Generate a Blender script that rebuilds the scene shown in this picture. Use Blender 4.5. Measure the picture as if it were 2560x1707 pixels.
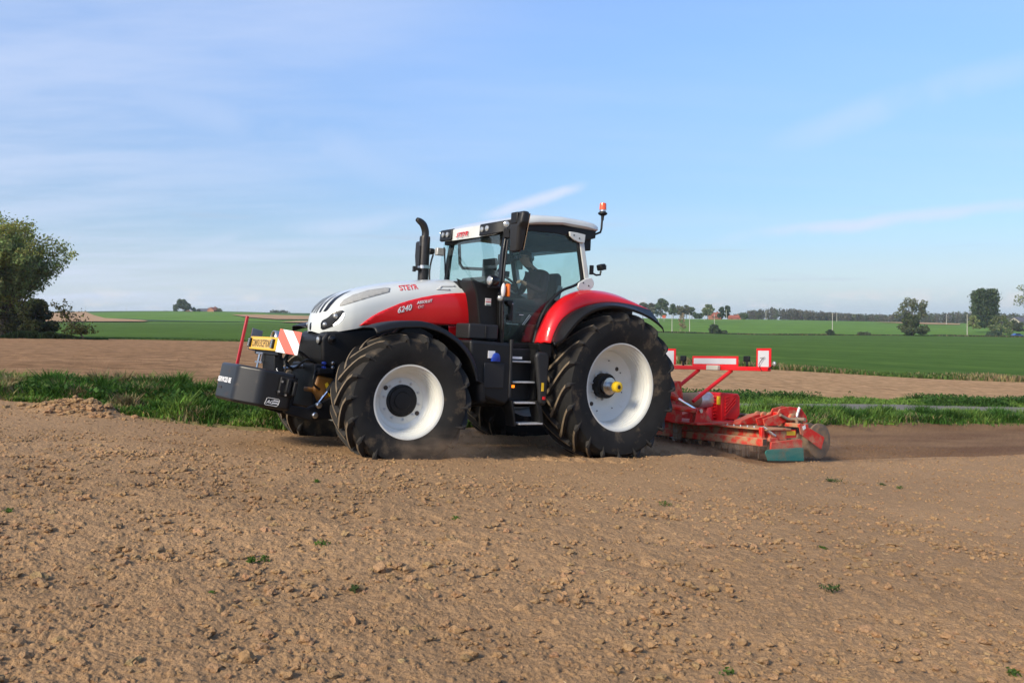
import bpy, bmesh, math, random
import numpy as np
from math import sin, cos, radians, pi, atan2, sqrt
from mathutils import Vector, Matrix, Euler
from mathutils.geometry import delaunay_2d_cdt

scene = bpy.context.scene
col = scene.collection
for o in list(bpy.data.objects):
    bpy.data.objects.remove(o)

# ------------------------------------------------------------------ camera, sky, sun, exposure
EYE = 1.5
cam_d = bpy.data.cameras.new('camera'); cam = bpy.data.objects.new('camera', cam_d); col.objects.link(cam)
cam.location = (0, 0, EYE); cam.rotation_euler = (radians(90), 0, 0)
cam_d.sensor_width = 36.0; cam_d.lens = 2200 / 2560 * 36; cam_d.shift_y = -58.5 / 2560
cam_d.clip_start = 0.05; cam_d.clip_end = 12000
scene.camera = cam
SUN_DIR = Vector((-0.66, -0.75, 0)).normalized(); SUN_EL = radians(33)
SUN_DIR = Vector((SUN_DIR.x * cos(SUN_EL), SUN_DIR.y * cos(SUN_EL), sin(SUN_EL)))
sun_d = bpy.data.lights.new('sun', 'SUN'); sun = bpy.data.objects.new('sun', sun_d); col.objects.link(sun)
sun_d.energy = 2.6; sun_d.angle = radians(12.0); sun_d.color = (1.0, 0.885, 0.69)
sun.rotation_euler = SUN_DIR.to_track_quat('Z', 'Y').to_euler()
world = bpy.data.worlds.new('World'); scene.world = world; world.use_nodes = True
SKY_STRENGTH = 0.122
vs = scene.view_settings
vs.view_transform = 'Standard'; vs.look = 'None'; vs.exposure = 0.95; vs.gamma = 1.0; vs.use_curve_mapping = False
scene.cycles.max_bounces = 8; scene.cycles.volume_bounces = 1; scene.cycles.transparent_max_bounces = 24
scene.cycles.use_denoising = True

def build_sky():
    nt = world.node_tree; N = nt.nodes; L = nt.links
    for n in list(N): N.remove(n)
    def nd(t, **k):
        n = N.new(t)
        for a, b in k.items(): setattr(n, a, b)
        return n
    def val(x):
        n = nd('ShaderNodeValue'); n.outputs[0].default_value = x; return n.outputs[0]
    def m(op, a, b=None, c=None, clamp=False):
        n = nd('ShaderNodeMath', operation=op, use_clamp=clamp)
        for i, x in enumerate((a, b, c)):
            if x is None: continue
            if isinstance(x, (int, float)): n.inputs[i].default_value = x
            else: L.new(x, n.inputs[i])
        return n.outputs[0]
    def ramp(x, a, b):
        n = nd('ShaderNodeMapRange', interpolation_type='SMOOTHSTEP')
        L.new(x, n.inputs[0]); n.inputs[1].default_value = a; n.inputs[2].default_value = b
        return n.outputs[0]
    sky = nd('ShaderNodeTexSky', sky_type='NISHITA')
    sky.sun_disc = False; sky.sun_elevation = SUN_EL
    sky.sun_rotation = atan2(SUN_DIR.x, SUN_DIR.y)
    sky.air_density = 1.0; sky.dust_density = 1.0; sky.ozone_density = 6.0; sky.altitude = 0
    tc = nd('ShaderNodeTexCoord'); sep = nd('ShaderNodeSeparateXYZ'); L.new(tc.outputs['Generated'], sep.inputs[0])
    x, y, z = sep.outputs
    zc = m('MAXIMUM', z, 0.0)
    den = m('ADD', zc, 0.12)
    u = m('DIVIDE', x, den); v = m('DIVIDE', y, den)
    # streaky cirrus: noise on a cloud-layer plane, stretched along one wind direction
    comb = nd('ShaderNodeCombineXYZ'); L.new(u, comb.inputs[0]); L.new(v, comb.inputs[1])
    mp = nd('ShaderNodeMapping'); mp.inputs['Rotation'].default_value = (0, 0, radians(-38)); mp.inputs['Scale'].default_value = (0.35, 1.15, 1)
    mp.inputs['Location'].default_value = (1.3, 0.45, 0)
    L.new(comb.outputs[0], mp.inputs[0])
    n1 = nd('ShaderNodeTexNoise'); n1.inputs['Scale'].default_value = 0.8; n1.inputs['Detail'].default_value = 4; n1.inputs['Roughness'].default_value = 0.5
    n1.inputs['Distortion'].default_value = 0.5
    L.new(mp.outputs[0], n1.inputs['Vector'])
    mp2 = nd('ShaderNodeMapping'); mp2.inputs['Rotation'].default_value = (0, 0, radians(-50)); mp2.inputs['Scale'].default_value = (0.5, 1.5, 1)
    L.new(comb.outputs[0], mp2.inputs[0])
    n2 = nd('ShaderNodeTexNoise'); n2.inputs['Scale'].default_value = 1.5; n2.inputs['Detail'].default_value = 5; n2.inputs['Roughness'].default_value = 0.6
    L.new(mp2.outputs[0], n2.inputs['Vector'])
    cir = m('MULTIPLY', ramp(n1.outputs['Fac'], 0.30, 0.66), m('ADD', m('MULTIPLY', ramp(n2.outputs['Fac'], 0.3, 0.75), 0.6), 0.4))
    # more veil towards the west (left), as on the day
    west = ramp(m('DIVIDE', x, m('ADD', m('ABSOLUTE', y), 0.15)), 0.15, -0.55)
    cir = m('MULTIPLY', cir, m('ADD', m('MULTIPLY', west, 0.85), 0.22))
    cir = m('MAXIMUM', cir, m('MULTIPLY', west, m('ADD', m('MULTIPLY', ramp(n2.outputs['Fac'], 0.3, 0.7), 0.45), 0.22)))
    # two old contrails / mares' tails: straight thin bands on the sky (gnomonic plane ahead)
    yy = m('MAXIMUM', y, 0.05)
    gx = m('DIVIDE', x, yy); gz = m('DIVIDE', z, yy)
    front = ramp(y, 0.3, 0.5)
    nb = nd('ShaderNodeTexNoise'); nb.inputs['Scale'].default_value = 9; nb.inputs['Detail'].default_value = 5
    L.new(tc.outputs['Generated'], nb.inputs['Vector'])
    wob = m('MULTIPLY', m('SUBTRACT', nb.outputs['Fac'], 0.5), 0.03)
    def streak(x0, z0, x1, z1, width, fade0, fade1, amt):
        s = (z1 - z0) / (x1 - x0)
        line = m('ADD', m('MULTIPLY', m('SUBTRACT', gx, x0), s), z0)
        d = m('ABSOLUTE', m('ADD', m('SUBTRACT', gz, line), wob))
        a = ramp(d, width, 0.0)
        b = m('MULTIPLY', ramp(gx, x0 - fade0, x0 + fade0), ramp(gx, x1 + fade1, x1 - fade1))
        return m('MULTIPLY', m('MULTIPLY', m('MULTIPLY', a, b), front), m('MULTIPLY', ramp(nb.outputs['Fac'], 0.2, 0.55), amt))
    tot = cir
    for s in (streak(0.27, 0.092, 0.60, 0.132, 0.013, 0.06, 0.2, 0.95),
              streak(0.30, 0.20, 0.62, 0.30, 0.035, 0.1, 0.2, 0.4),
              streak(-0.03, 0.115, 0.075, 0.152, 0.012, 0.03, 0.02, 1.0),
              streak(-0.60, 0.31, -0.10, 0.165, 0.055, 0.2, 0.15, 0.42),
              streak(-0.42, 0.075, -0.1, 0.118, 0.022, 0.1, 0.1, 0.55)):
        tot = m('MAXIMUM', tot, s)
    # little heaped clouds sitting just above the skyline
    comb3 = nd('ShaderNodeCombineXYZ'); L.new(m('MULTIPLY', m('ARCTAN2', x, y), 24.0), comb3.inputs[0]); L.new(m('MULTIPLY', z, 60.0), comb3.inputs[1])
    n3 = nd('ShaderNodeTexNoise'); n3.inputs['Scale'].default_value = 1.0; n3.inputs['Detail'].default_value = 5; n3.inputs['Roughness'].default_value = 0.55
    L.new(comb3.outputs[0], n3.inputs['Vector'])
    band = m('MULTIPLY', ramp(z, 0.006, 0.014), ramp(z, 0.038, 0.016))
    cum = m('MULTIPLY', m('MULTIPLY', ramp(n3.outputs['Fac'], 0.50, 0.66), band), 0.75)
    # thin flat grey-mauve bars low in the sky
    comb4 = nd('ShaderNodeCombineXYZ'); L.new(m('MULTIPLY', m('ARCTAN2', x, y), 4.5), comb4.inputs[0]); L.new(m('MULTIPLY', z, 75.0), comb4.inputs[1])
    n4 = nd('ShaderNodeTexNoise'); n4.inputs['Scale'].default_value = 1.0; n4.inputs['Detail'].default_value = 4
    L.new(comb4.outputs[0], n4.inputs['Vector'])
    bars = m('MULTIPLY', m('MULTIPLY', ramp(n4.outputs['Fac'], 0.56, 0.70), m('MULTIPLY', ramp(z, 0.02, 0.035), ramp(z, 0.15, 0.08))), 0.30)
    def mixc(fac, a, colr):
        n = nd('ShaderNodeMix', data_type='RGBA'); n.clamp_factor = True
        L.new(fac, n.inputs[0]); L.new(a, n.inputs[6]); n.inputs[7].default_value = (*colr, 1); return n.outputs[2]
    tint = nd('ShaderNodeMix', data_type='RGBA', blend_type='MULTIPLY'); tint.inputs[0].default_value = 1
    L.new(sky.outputs[0], tint.inputs[6]); tint.inputs[7].default_value = (*SKY_TINT, 1)
    # a little less glare in the band above the horizon than the bare model gives
    fz = m('ADD', m('SUBTRACT', 1.0, m('MULTIPLY', ramp(z, 0.38, 0.07), 0.36)), m('MULTIPLY', ramp(z, 0.07, 0.0), 0.22))
    sc_ = nd('ShaderNodeVectorMath', operation='SCALE'); L.new(tint.outputs[2], sc_.inputs[0]); L.new(fz, sc_.inputs['Scale'])
    c = mixc(ramp(z, HZ, -0.03), sc_.outputs[0], HORIZON)
    c = mixc(m('MULTIPLY', tot, 0.85), c, CIRRUS)
    c = mixc(bars, c, (2.3, 2.55, 3.15))
    c = mixc(cum, c, (3.5, 3.5, 3.6))
    bg = nd('ShaderNodeBackground'); bg.inputs[1].default_value = SKY_STRENGTH
    L.new(c, bg.inputs[0]); out = nd('ShaderNodeOutputWorld'); L.new(bg.outputs[0], out.inputs[0])
SKY_TINT = (1.03, 1.0, 1.01); CIRRUS = (3.15, 3.5, 4.4); HORIZON = (2.6, 3.05, 3.4); HZ = 0.10
build_sky()

# ------------------------------------------------------------------ helpers
rng = np.random.default_rng(7); random.seed(7)
def link(o, parent=None):
    col.objects.link(o)
    if parent is not None: o.parent = parent
    return o
def tag(o, label=None, cat=None, group=None, kind=None):
    if label: o['label'] = label
    if cat: o['category'] = cat
    if group: o['group'] = group
    if kind: o['kind'] = kind
    return o
def empty(name, loc=(0, 0, 0), rot=(0, 0, 0), parent=None):
    o = bpy.data.objects.new(name, None); o.empty_display_size = .2
    o.location = loc; o.rotation_euler = rot
    return link(o, parent)

def mat(name, base, rough=0.6, metal=0.0, coat=0.0, coat_rough=0.05, spec=0.5, noise=None, bump=None, dust=None, attr=None, sss=None):
    """principled; noise=(scale, amount) varies the base a little, dust=(colour, amount, scale) lays dust on up-facing faces and in patches"""
    M = bpy.data.materials.new(name); M.use_nodes = True
    nt = M.node_tree; N = nt.nodes; L = nt.links; p = N['Principled BSDF']
    p.inputs['Roughness'].default_value = rough; p.inputs['Metallic'].default_value = metal
    p.inputs['Coat Weight'].default_value = coat; p.inputs['Coat Roughness'].default_value = coat_rough
    p.inputs['Specular IOR Level'].default_value = spec
    tc = N.new('ShaderNodeTexCoord')
    rgb = N.new('ShaderNodeRGB'); rgb.outputs[0].default_value = (*base, 1); c = rgb.outputs[0]
    if attr:
        a = N.new('ShaderNodeAttribute'); a.attribute_name = attr; c = a.outputs['Color']
    def mixn(fac, a, b, mode='MIX'):
        n = N.new('ShaderNodeMix'); n.data_type = 'RGBA'; n.blend_type = mode
        if isinstance(fac, float): n.inputs[0].default_value = fac
        else: L.new(fac, n.inputs[0])
        for i, q in ((6, a), (7, b)):
            if isinstance(q, tuple): n.inputs[i].default_value = (*q, 1)
            else: L.new(q, n.inputs[i])
        return n.outputs[2]
    def noise_n(scale, detail=6, rough=.6):
        n = N.new('ShaderNodeTexNoise'); n.inputs['Scale'].default_value = scale; n.inputs['Detail'].default_value = detail; n.inputs['Roughness'].default_value = rough
        L.new(tc.outputs['Object'], n.inputs['Vector']); return n.outputs['Fac']
    def mr(x, a, b, c0=0., c1=1.):
        n = N.new('ShaderNodeMapRange'); L.new(x, n.inputs[0])
        for i, q in enumerate((a, b, c0, c1)): n.inputs[i + 1].default_value = q
        return n.outputs[0]
    if noise:
        f = noise_n(noise[0]); g = mr(f, .3, .7, 1 - noise[1], 1 + noise[1])
        mm = N.new('ShaderNodeVectorMath'); mm.operation = 'SCALE'; L.new(c, mm.inputs[0]); L.new(g, mm.inputs['Scale']); c = mm.outputs[0]
    if dust:
        dc, amt, sc = dust
        f = mr(noise_n(sc, 8, .65), .62 - .35 * amt, .80 - .35 * amt)
        ge = N.new('ShaderNodeNewGeometry'); sp = N.new('ShaderNodeSeparateXYZ'); L.new(ge.outputs['Normal'], sp.inputs[0])
        up = mr(sp.outputs[2], .2, .95, 0, min(1, amt * 1.3))
        mx = N.new('ShaderNodeMath'); mx.operation = 'MAXIMUM'; L.new(f, mx.inputs[0]); L.new(up, mx.inputs[1])
        ml = N.new('ShaderNodeMath'); ml.operation = 'MULTIPLY'; L.new(mx.outputs[0], ml.inputs[0]); ml.inputs[1].default_value = min(.95, .35 + amt)
        c = mixn(ml.outputs[0], c, dc)
        rr = mr(ml.outputs[0], 0, .6, rough, .9); L.new(rr, p.inputs['Roughness'])
        if coat:
            cw = mr(ml.outputs[0], 0, .5, coat, 0.); L.new(cw, p.inputs['Coat Weight'])
    L.new(c, p.inputs['Base Color'])
    if bump:
        n = N.new('ShaderNodeTexNoise'); n.inputs['Scale'].default_value = bump[0]; n.inputs['Detail'].default_value = 8; n.inputs['Roughness'].default_value = .65
        L.new(tc.outputs['Object'], n.inputs['Vector'])
        b = N.new('ShaderNodeBump'); b.inputs['Strength'].default_value = bump[1]; b.inputs['Distance'].default_value = bump[2] if len(bump) > 2 else .01
        L.new(n.outputs['Fac'], b.inputs['Height']); L.new(b.outputs[0], p.inputs['Normal'])
    return M

def mesh_np(name, V, F, m=None, parent=None, smooth=False, attrs=None):
    """fast mesh from numpy; F is (n,3) or (n,4)"""
    me = bpy.data.meshes.new(name); V = np.asarray(V, np.float32); F = np.asarray(F, np.int32)
    k = F.shape[1]
    me.vertices.add(len(V)); me.vertices.foreach_set('co', V.ravel())
    me.loops.add(F.size); me.loops.foreach_set('vertex_index', F.ravel())
    me.polygons.add(len(F)); me.polygons.foreach_set('loop_start', np.arange(0, F.size, k, dtype=np.int32))
    try: me.polygons.foreach_set('loop_total', np.full(len(F), k, np.int32))
    except Exception: pass
    me.polygons.foreach_set('use_smooth', np.full(len(F), bool(smooth)))
    for an, ad in (attrs or {}).items():
        ad = np.asarray(ad, np.float32)
        at = me.attributes.new(an, 'FLOAT_COLOR', 'POINT')
        at.data.foreach_set('color', np.concatenate([ad, np.ones((len(ad), 1), np.float32)], 1).ravel())
    me.update(calc_edges=True); me.validate()
    o = bpy.data.objects.new(name, me)
    if m is not None: me.materials.append(m)
    return link(o, parent)

class MB:
    """collects simple solids; build() links them as one mesh object"""
    def __init__(s): s.v = []; s.f = []; s.mi = []; s.k = 0
    def add(s, v, f):
        b = len(s.v); s.v += [tuple(p) for p in v]; s.f += [tuple(i + b for i in q) for q in f]; s.mi += [s.k] * len(f); return s
    def mat(s, k): s.k = k; return s
    def box(s, a, b, rot=None, c=None):
        x0, x1 = sorted((a[0], b[0])); y0, y1 = sorted((a[1], b[1])); z0, z1 = sorted((a[2], b[2]))
        v = [(x0, y0, z0), (x1, y0, z0), (x1, y1, z0), (x0, y1, z0), (x0, y0, z1), (x1, y0, z1), (x1, y1, z1), (x0, y1, z1)]
        if rot is not None:
            R = Euler(rot).to_matrix(); cc = Vector(c if c else ((x0 + x1) / 2, (y0 + y1) / 2, (z0 + z1) / 2))
            v = [R @ (Vector(p) - cc) + cc for p in v]
        return s.add(v, [(0, 3, 2, 1), (4, 5, 6, 7), (0, 1, 5, 4), (1, 2, 6, 5), (2, 3, 7, 6), (3, 0, 4, 7)])
    def prism(s, pts, ax, a, b):
        """outline in the plane across axis ax ('x': (y,z), 'y': (x,z), 'z': (x,y)), extruded from a to b"""
        n = len(pts)
        area = sum(pts[i][0] * pts[(i + 1) % n][1] - pts[(i + 1) % n][0] * pts[i][1] for i in range(n))
        if area < 0: pts = pts[::-1]
        def P(p, t): return {'x': (t, p[0], p[1]), 'y': (p[0], t, p[1]), 'z': (p[0], p[1], t)}[ax]
        lo, hi = min(a, b), max(a, b)
        v = [P(p, lo) for p in pts] + [P(p, hi) for p in pts]
        f = [tuple(range(n))[::-1], tuple(range(n, 2 * n))] + [(i, (i + 1) % n, n + (i + 1) % n, n + i) for i in range(n)]
        if ax == 'y': f = [q[::-1] for q in f]
        return s.add(v, f)
    def tube(s, path, r, seg=10, cap=True):
        path = [Vector(p) for p in path]; n = len(path); rs = r if isinstance(r, (list, tuple)) else [r] * n
        v = []; ref = None
        for i, p in enumerate(path):
            d = (path[min(i + 1, n - 1)] - path[max(i - 1, 0)]).normalized()
            if ref is None: ref = d.orthogonal().normalized()
            ref = (ref - d * ref.dot(d)).normalized(); bb = d.cross(ref)
            for j in range(seg):
                a = 2 * pi * j / seg; v.append(p + (ref * cos(a) + bb * sin(a)) * rs[i])
        f = [(i * seg + j, i * seg + (j + 1) % seg, (i + 1) * seg + (j + 1) % seg, (i + 1) * seg + j) for i in range(n - 1) for j in range(seg)]
        if cap: f += [tuple(range(seg))[::-1], tuple(range((n - 1) * seg, n * seg))]
        return s.add(v, f)
    def lathe(s, prof, c=(0, 0, 0), ax='y', seg=32, close=False, cap=True):
        """prof: list of (along axis, radius)"""
        v = []; n = len(prof)
        for a, r in prof:
            for j in range(seg):
                t = 2 * pi * j / seg; q = (r * cos(t), r * sin(t))
                p = {'x': (a, q[0], q[1]), 'y': (q[0], a, -q[1]), 'z': (q[0], q[1], a)}[ax]
                v.append((p[0] + c[0], p[1] + c[1], p[2] + c[2]))
        f = [(i * seg + j, (i + 1) * seg + j, (i + 1) * seg + (j + 1) % seg, i * seg + (j + 1) % seg) for i in range(n - 1) for j in range(seg)]
        f = [q[::-1] for q in f]
        if not cap: pass
        elif not close:
            if prof[0][1] > 1e-4: f.append(tuple(range(seg))[::-1])
            if prof[-1][1] > 1e-4: f.append(tuple(range((n - 1) * seg, n * seg)))
        else:
            f += [((n - 1) * seg + j, (n - 1) * seg + (j + 1) % seg, (j + 1) % seg, j) for j in range(seg)]
        return s.add(v, f)
    def grid(s, rows, closed=False):
        n = len(rows); k = len(rows[0]); v = [p for r in rows for p in r]
        f = []
        for i in range(n - 1):
            for j in range(k if closed else k - 1):
                f.append((i * k + j, i * k + (j + 1) % k, (i + 1) * k + (j + 1) % k, (i + 1) * k + j))
        return s.add(v, f)
    def ball(s, c, r, seg=12, rings=8):
        r = r if isinstance(r, (tuple, list)) else (r, r, r)
        rows = [[(c[0] + r[0] * sin(pi * i / rings) * cos(2 * pi * j / seg), c[1] + r[1] * sin(pi * i / rings) * sin(2 * pi * j / seg), c[2] + r[2] * cos(pi * i / rings)) for j in range(seg)] for i in range(rings + 1)]
        return s.grid(rows, True)
    def build(s, name, m, parent=None, bevel=0, smooth=30, solid=0, fix=True, segs=2):
        me = bpy.data.meshes.new(name); me.from_pydata(s.v, [], s.f)
        if fix:
            bm = bmesh.new(); bm.from_mesh(me)
            bmesh.ops.remove_doubles(bm, verts=bm.verts, dist=1e-5)
            bmesh.ops.recalc_face_normals(bm, faces=bm.faces); bm.to_mesh(me); bm.free()
        ms = m if isinstance(m, (list, tuple)) else [m]
        for q in ms: me.materials.append(q)
        if len(ms) > 1 and len(me.polygons) == len(s.mi): me.polygons.foreach_set('material_index', s.mi)
        if smooth is not None:
            me.polygons.foreach_set('use_smooth', [True] * len(me.polygons)); me.set_sharp_from_angle(angle=radians(smooth))
        me.update()
        o = bpy.data.objects.new(name, me); link(o, parent)
        if solid:
            md = o.modifiers.new('solid', 'SOLIDIFY'); md.thickness = solid; md.offset = 0
        if bevel:
            md = o.modifiers.new('bevel', 'BEVEL'); md.width = bevel; md.segments = segs; md.limit_method = 'ANGLE'; md.angle_limit = radians(40)
            md.harden_normals = False
        return o

def text(name, s, size, org, ux, uy, m, parent, shear=0.0, bold=0.0, depth=0.002, drape=None, squeeze=1.0, align='LEFT'):
    """flat lettering: org = left end of the baseline, ux / uy = reading and up directions"""
    cu = bpy.data.curves.new(name, 'FONT'); cu.body = s; cu.size = size; cu.shear = shear; cu.offset = bold; cu.extrude = depth / 2; cu.align_x = align
    cu.resolution_u = 3
    t = bpy.data.objects.new(name, cu); col.objects.link(t)
    dg = bpy.context.evaluated_depsgraph_get(); me = bpy.data.meshes.new_from_object(t.evaluated_get(dg))
    bpy.data.objects.remove(t); bpy.data.curves.remove(cu)
    ux = Vector(ux).normalized(); uy = Vector(uy).normalized(); uz = ux.cross(uy); org = Vector(org)
    for v in me.vertices:
        p = org + ux * v.co.x * squeeze + uy * v.co.y + uz * v.co.z
        if drape: p = drape(p, v.co.z)
        v.co = p
    me.materials.clear(); me.materials.append(m); me.name = name
    o = bpy.data.objects.new(name, me); return link(o, parent)

def smoothstep(a, b, x):
    t = np.clip((x - a) / (b - a), 0, 1); return t * t * (3 - 2 * t)
def hash2(ix, iy, seed):
    h = (ix.astype(np.int64) * 374761393 + iy.astype(np.int64) * 668265263 + seed * 1442695041) & 0xFFFFFFFF
    h = ((h ^ (h >> 13)) * 1274126177) & 0xFFFFFFFF
    h = ((h ^ (h >> 16)) * 2246822519) & 0xFFFFFFFF
    return ((h ^ (h >> 15)) & 0xFFFFFF) / float(0xFFFFFF)
def vnoise(x, y, seed=0):
    ix = np.floor(x); iy = np.floor(y); fx = x - ix; fy = y - iy
    fx = fx * fx * (3 - 2 * fx); fy = fy * fy * (3 - 2 * fy)
    a = hash2(ix, iy, seed); b = hash2(ix + 1, iy, seed); c = hash2(ix, iy + 1, seed); d = hash2(ix + 1, iy + 1, seed)
    return (a * (1 - fx) + b * fx) * (1 - fy) + (c * (1 - fx) + d * fx) * fy - .5
def fbm(x, y, seed=0, octv=4):
    s = 0; a = 1.; f = 1.
    for i in range(octv):
        s = s + a * vnoise(x * f + 17.3 * i, y * f - 9.1 * i, seed + i); a *= .5; f *= 2.03
    return s
def cells(x, y, size, prob, rmin, rmax, seed):
    """height of rounded lumps, one per jittered cell with probability prob (unit: same as x)"""
    gx = np.floor(x / size); gy = np.floor(y / size); out = np.zeros_like(x)
    for dx in (-1, 0, 1):
        for dy in (-1, 0, 1):
            cx = gx + dx; cy = gy + dy
            px = (cx + hash2(cx, cy, seed)) * size; py = (cy + hash2(cx, cy, seed + 1)) * size
            r = rmin + (rmax - rmin) * hash2(cx, cy, seed + 2) ** 2
            on = hash2(cx, cy, seed + 3) < prob
            an = hash2(cx, cy, seed + 4) * pi; st = 1 + .5 * hash2(cx, cy, seed + 5)
            ex = (x - px) * np.cos(an) + (y - py) * np.sin(an); ey = -(x - px) * np.sin(an) + (y - py) * np.cos(an)
            d2 = ((ex / st) ** 2 + (ey * st) ** 2) / (r * r)
            hgt = r * .75 * np.sqrt(np.clip(1 - d2, 0, 1)) * on
            out = np.maximum(out, hgt)
    return out
# ------------------------------------------------------------------ the lie of the land
# heights are metres relative to the eye; columns run by bearing t = X / Y, edges are field boundaries
COLS = [  # bearing px, near-edge y, (depth, y) of: verge end, bare field end, wheat end, skyline
    (0,    1003, (14.2, 958), (75, 843), (350, 808), (800, 782)),
    (150,  1010, (14.1, 962), (75, 845), (350, 807.5), (800, 779)),
    (350,  1045, (14.0, 969), (75, 849), (350, 807), (800, 777)),
    (560,  1074, (13.9, 979), (75, 853), (350, 808), (800, 778)),
    (700,  1077, (14.6, 985), (75, 856), (350, 809), (800, 782)),
    (1280, 1069, (20.0, 987), (70, 880), (350, 826), (800, 790)),
    (1700, 1065, (25.0, 995), (52, 911), (350, 832), (750, 797)),
    (1931, 1063, (26.5, 999), (54, 924), (350, 838), (750, 799)),
    (2075, 1062, (27.5, 1001), (55, 932), (350, 838), (750, 802)),
    (2300, 1060, (30.0, 1003), (57, 946), (350, 839), (750, 806)),
    (2560, 1062, (32.0, 1008), (60, 956), (350, 843), (750, 812)),
]
CT = np.array([(c[0] - 1280) / 2200 for c in COLS])
def near_plane(X, Y): return -1.526 - .0778 * (X + 1.04) - .02 * (Y - 9.44)
E0 = []
for c, t in zip(COLS, CT):
    s = (c[1] - 795) / 2200; E0.append(1.418 / (s - .0778 * t - .02))
E0 = np.array(E0)
EDGE_Y = [E0] + [np.array([c[k][0] for c in COLS], float) for k in (2, 3, 4, 5)]
EDGE_Z = [None] + [np.array([-(c[k][1] - 795) / 2200 * c[k][0] for c in COLS]) for k in (2, 3, 4, 5)]
EDGE_Z[0] = near_plane(CT * E0, E0)
# smooth the boundaries along the bearing so they do not kink
TT = np.linspace(CT[0], CT[-1], 400)
def smooth_col(a):
    d = np.interp(TT, CT, a); k = np.ones(25) / 25
    return np.convolve(np.pad(d, 12, 'edge'), k, 'valid')
SY = [smooth_col(a) for a in EDGE_Y]; SZ = [smooth_col(a) for a in EDGE_Z]
def edge(k, t):
    t = np.asarray(t, float); return np.interp(t, TT, SY[k]), np.interp(t, TT, SZ[k])
def land(X, Y):
    """height above eye level of the ground at (X, Y), Y > 0"""
    X = np.asarray(X, float); Y = np.asarray(Y, float)
    t = np.clip(X / np.maximum(Y, .2), -1.6, 1.6); tc_ = np.clip(t, CT[0], CT[-1])
    e = [edge(k, tc_) for k in range(5)]
    z = near_plane(np.clip(X, -9, 16), Y)
    for k in range(4):
        y0, z0 = e[k]; y1, z1 = e[k + 1]
        q = np.clip((Y - y0) / (y1 - y0), 0, 1)
        zz = z0 + (z1 - z0) * q
        z = np.where(Y >= y0, zz, z)
    y4, z4 = e[4]; far = z4 + (-18 - z4) * smoothstep(0, 1, np.clip((Y - y4) / 1500, 0, 1))
    z = np.where(Y > y4, far, z)
    return z
def W(px, Y, dz=0.0):
    """ground point at a bearing (given as a photo column) and a depth"""
    X = (px - 1280) / 2200 * Y
    return Vector((X, Y, float(land(X, Y)) + EYE + dz))
def solve_depth(px, py, y0, y1):
    t = (px - 1280) / 2200; ys = np.linspace(y0, y1, 4000); z = land(t * ys, ys)
    s = 795 - z / ys * 2200
    return float(ys[np.argmin(abs(s - py))])

def band(name, k0, k1, m, nt=260, nr=14, t0=-1.4, t1=1.4, rough=0.0, freq=.5, dz=0.0, geo=1.0, sink=0.0):
    ts = np.linspace(t0, t1, nt); tcl = np.clip(ts, CT[0], CT[-1])
    ya = edge(k0, tcl)[0]; yb = edge(k1, tcl)[0] if k1 < 5 else np.full(nt, 3200.)
    q = np.linspace(0, 1, nr)[:, None] ** geo
    Y = ya[None] + (yb - ya)[None] * q; X = ts[None] * Y
    Z = land(X, Y) + EYE + dz
    if rough:
        w = np.clip(np.minimum(np.arange(nr), np.arange(nr)[::-1]) / 2., 0, 1)[:, None]
        Z = Z + rough * fbm(X * freq, Y * freq, 5, 4) * w
    if sink: Z[0] -= sink
    V = np.stack([X, Y, Z], -1).reshape(-1, 3)
    i = np.arange(nr - 1)[:, None] * nt + np.arange(nt - 1)[None]
    F = np.stack([i, i + 1, i + nt + 1, i + nt], -1).reshape(-1, 4)
    return tag(mesh_np(name, V, F, m, smooth=True), kind='structure')

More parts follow.
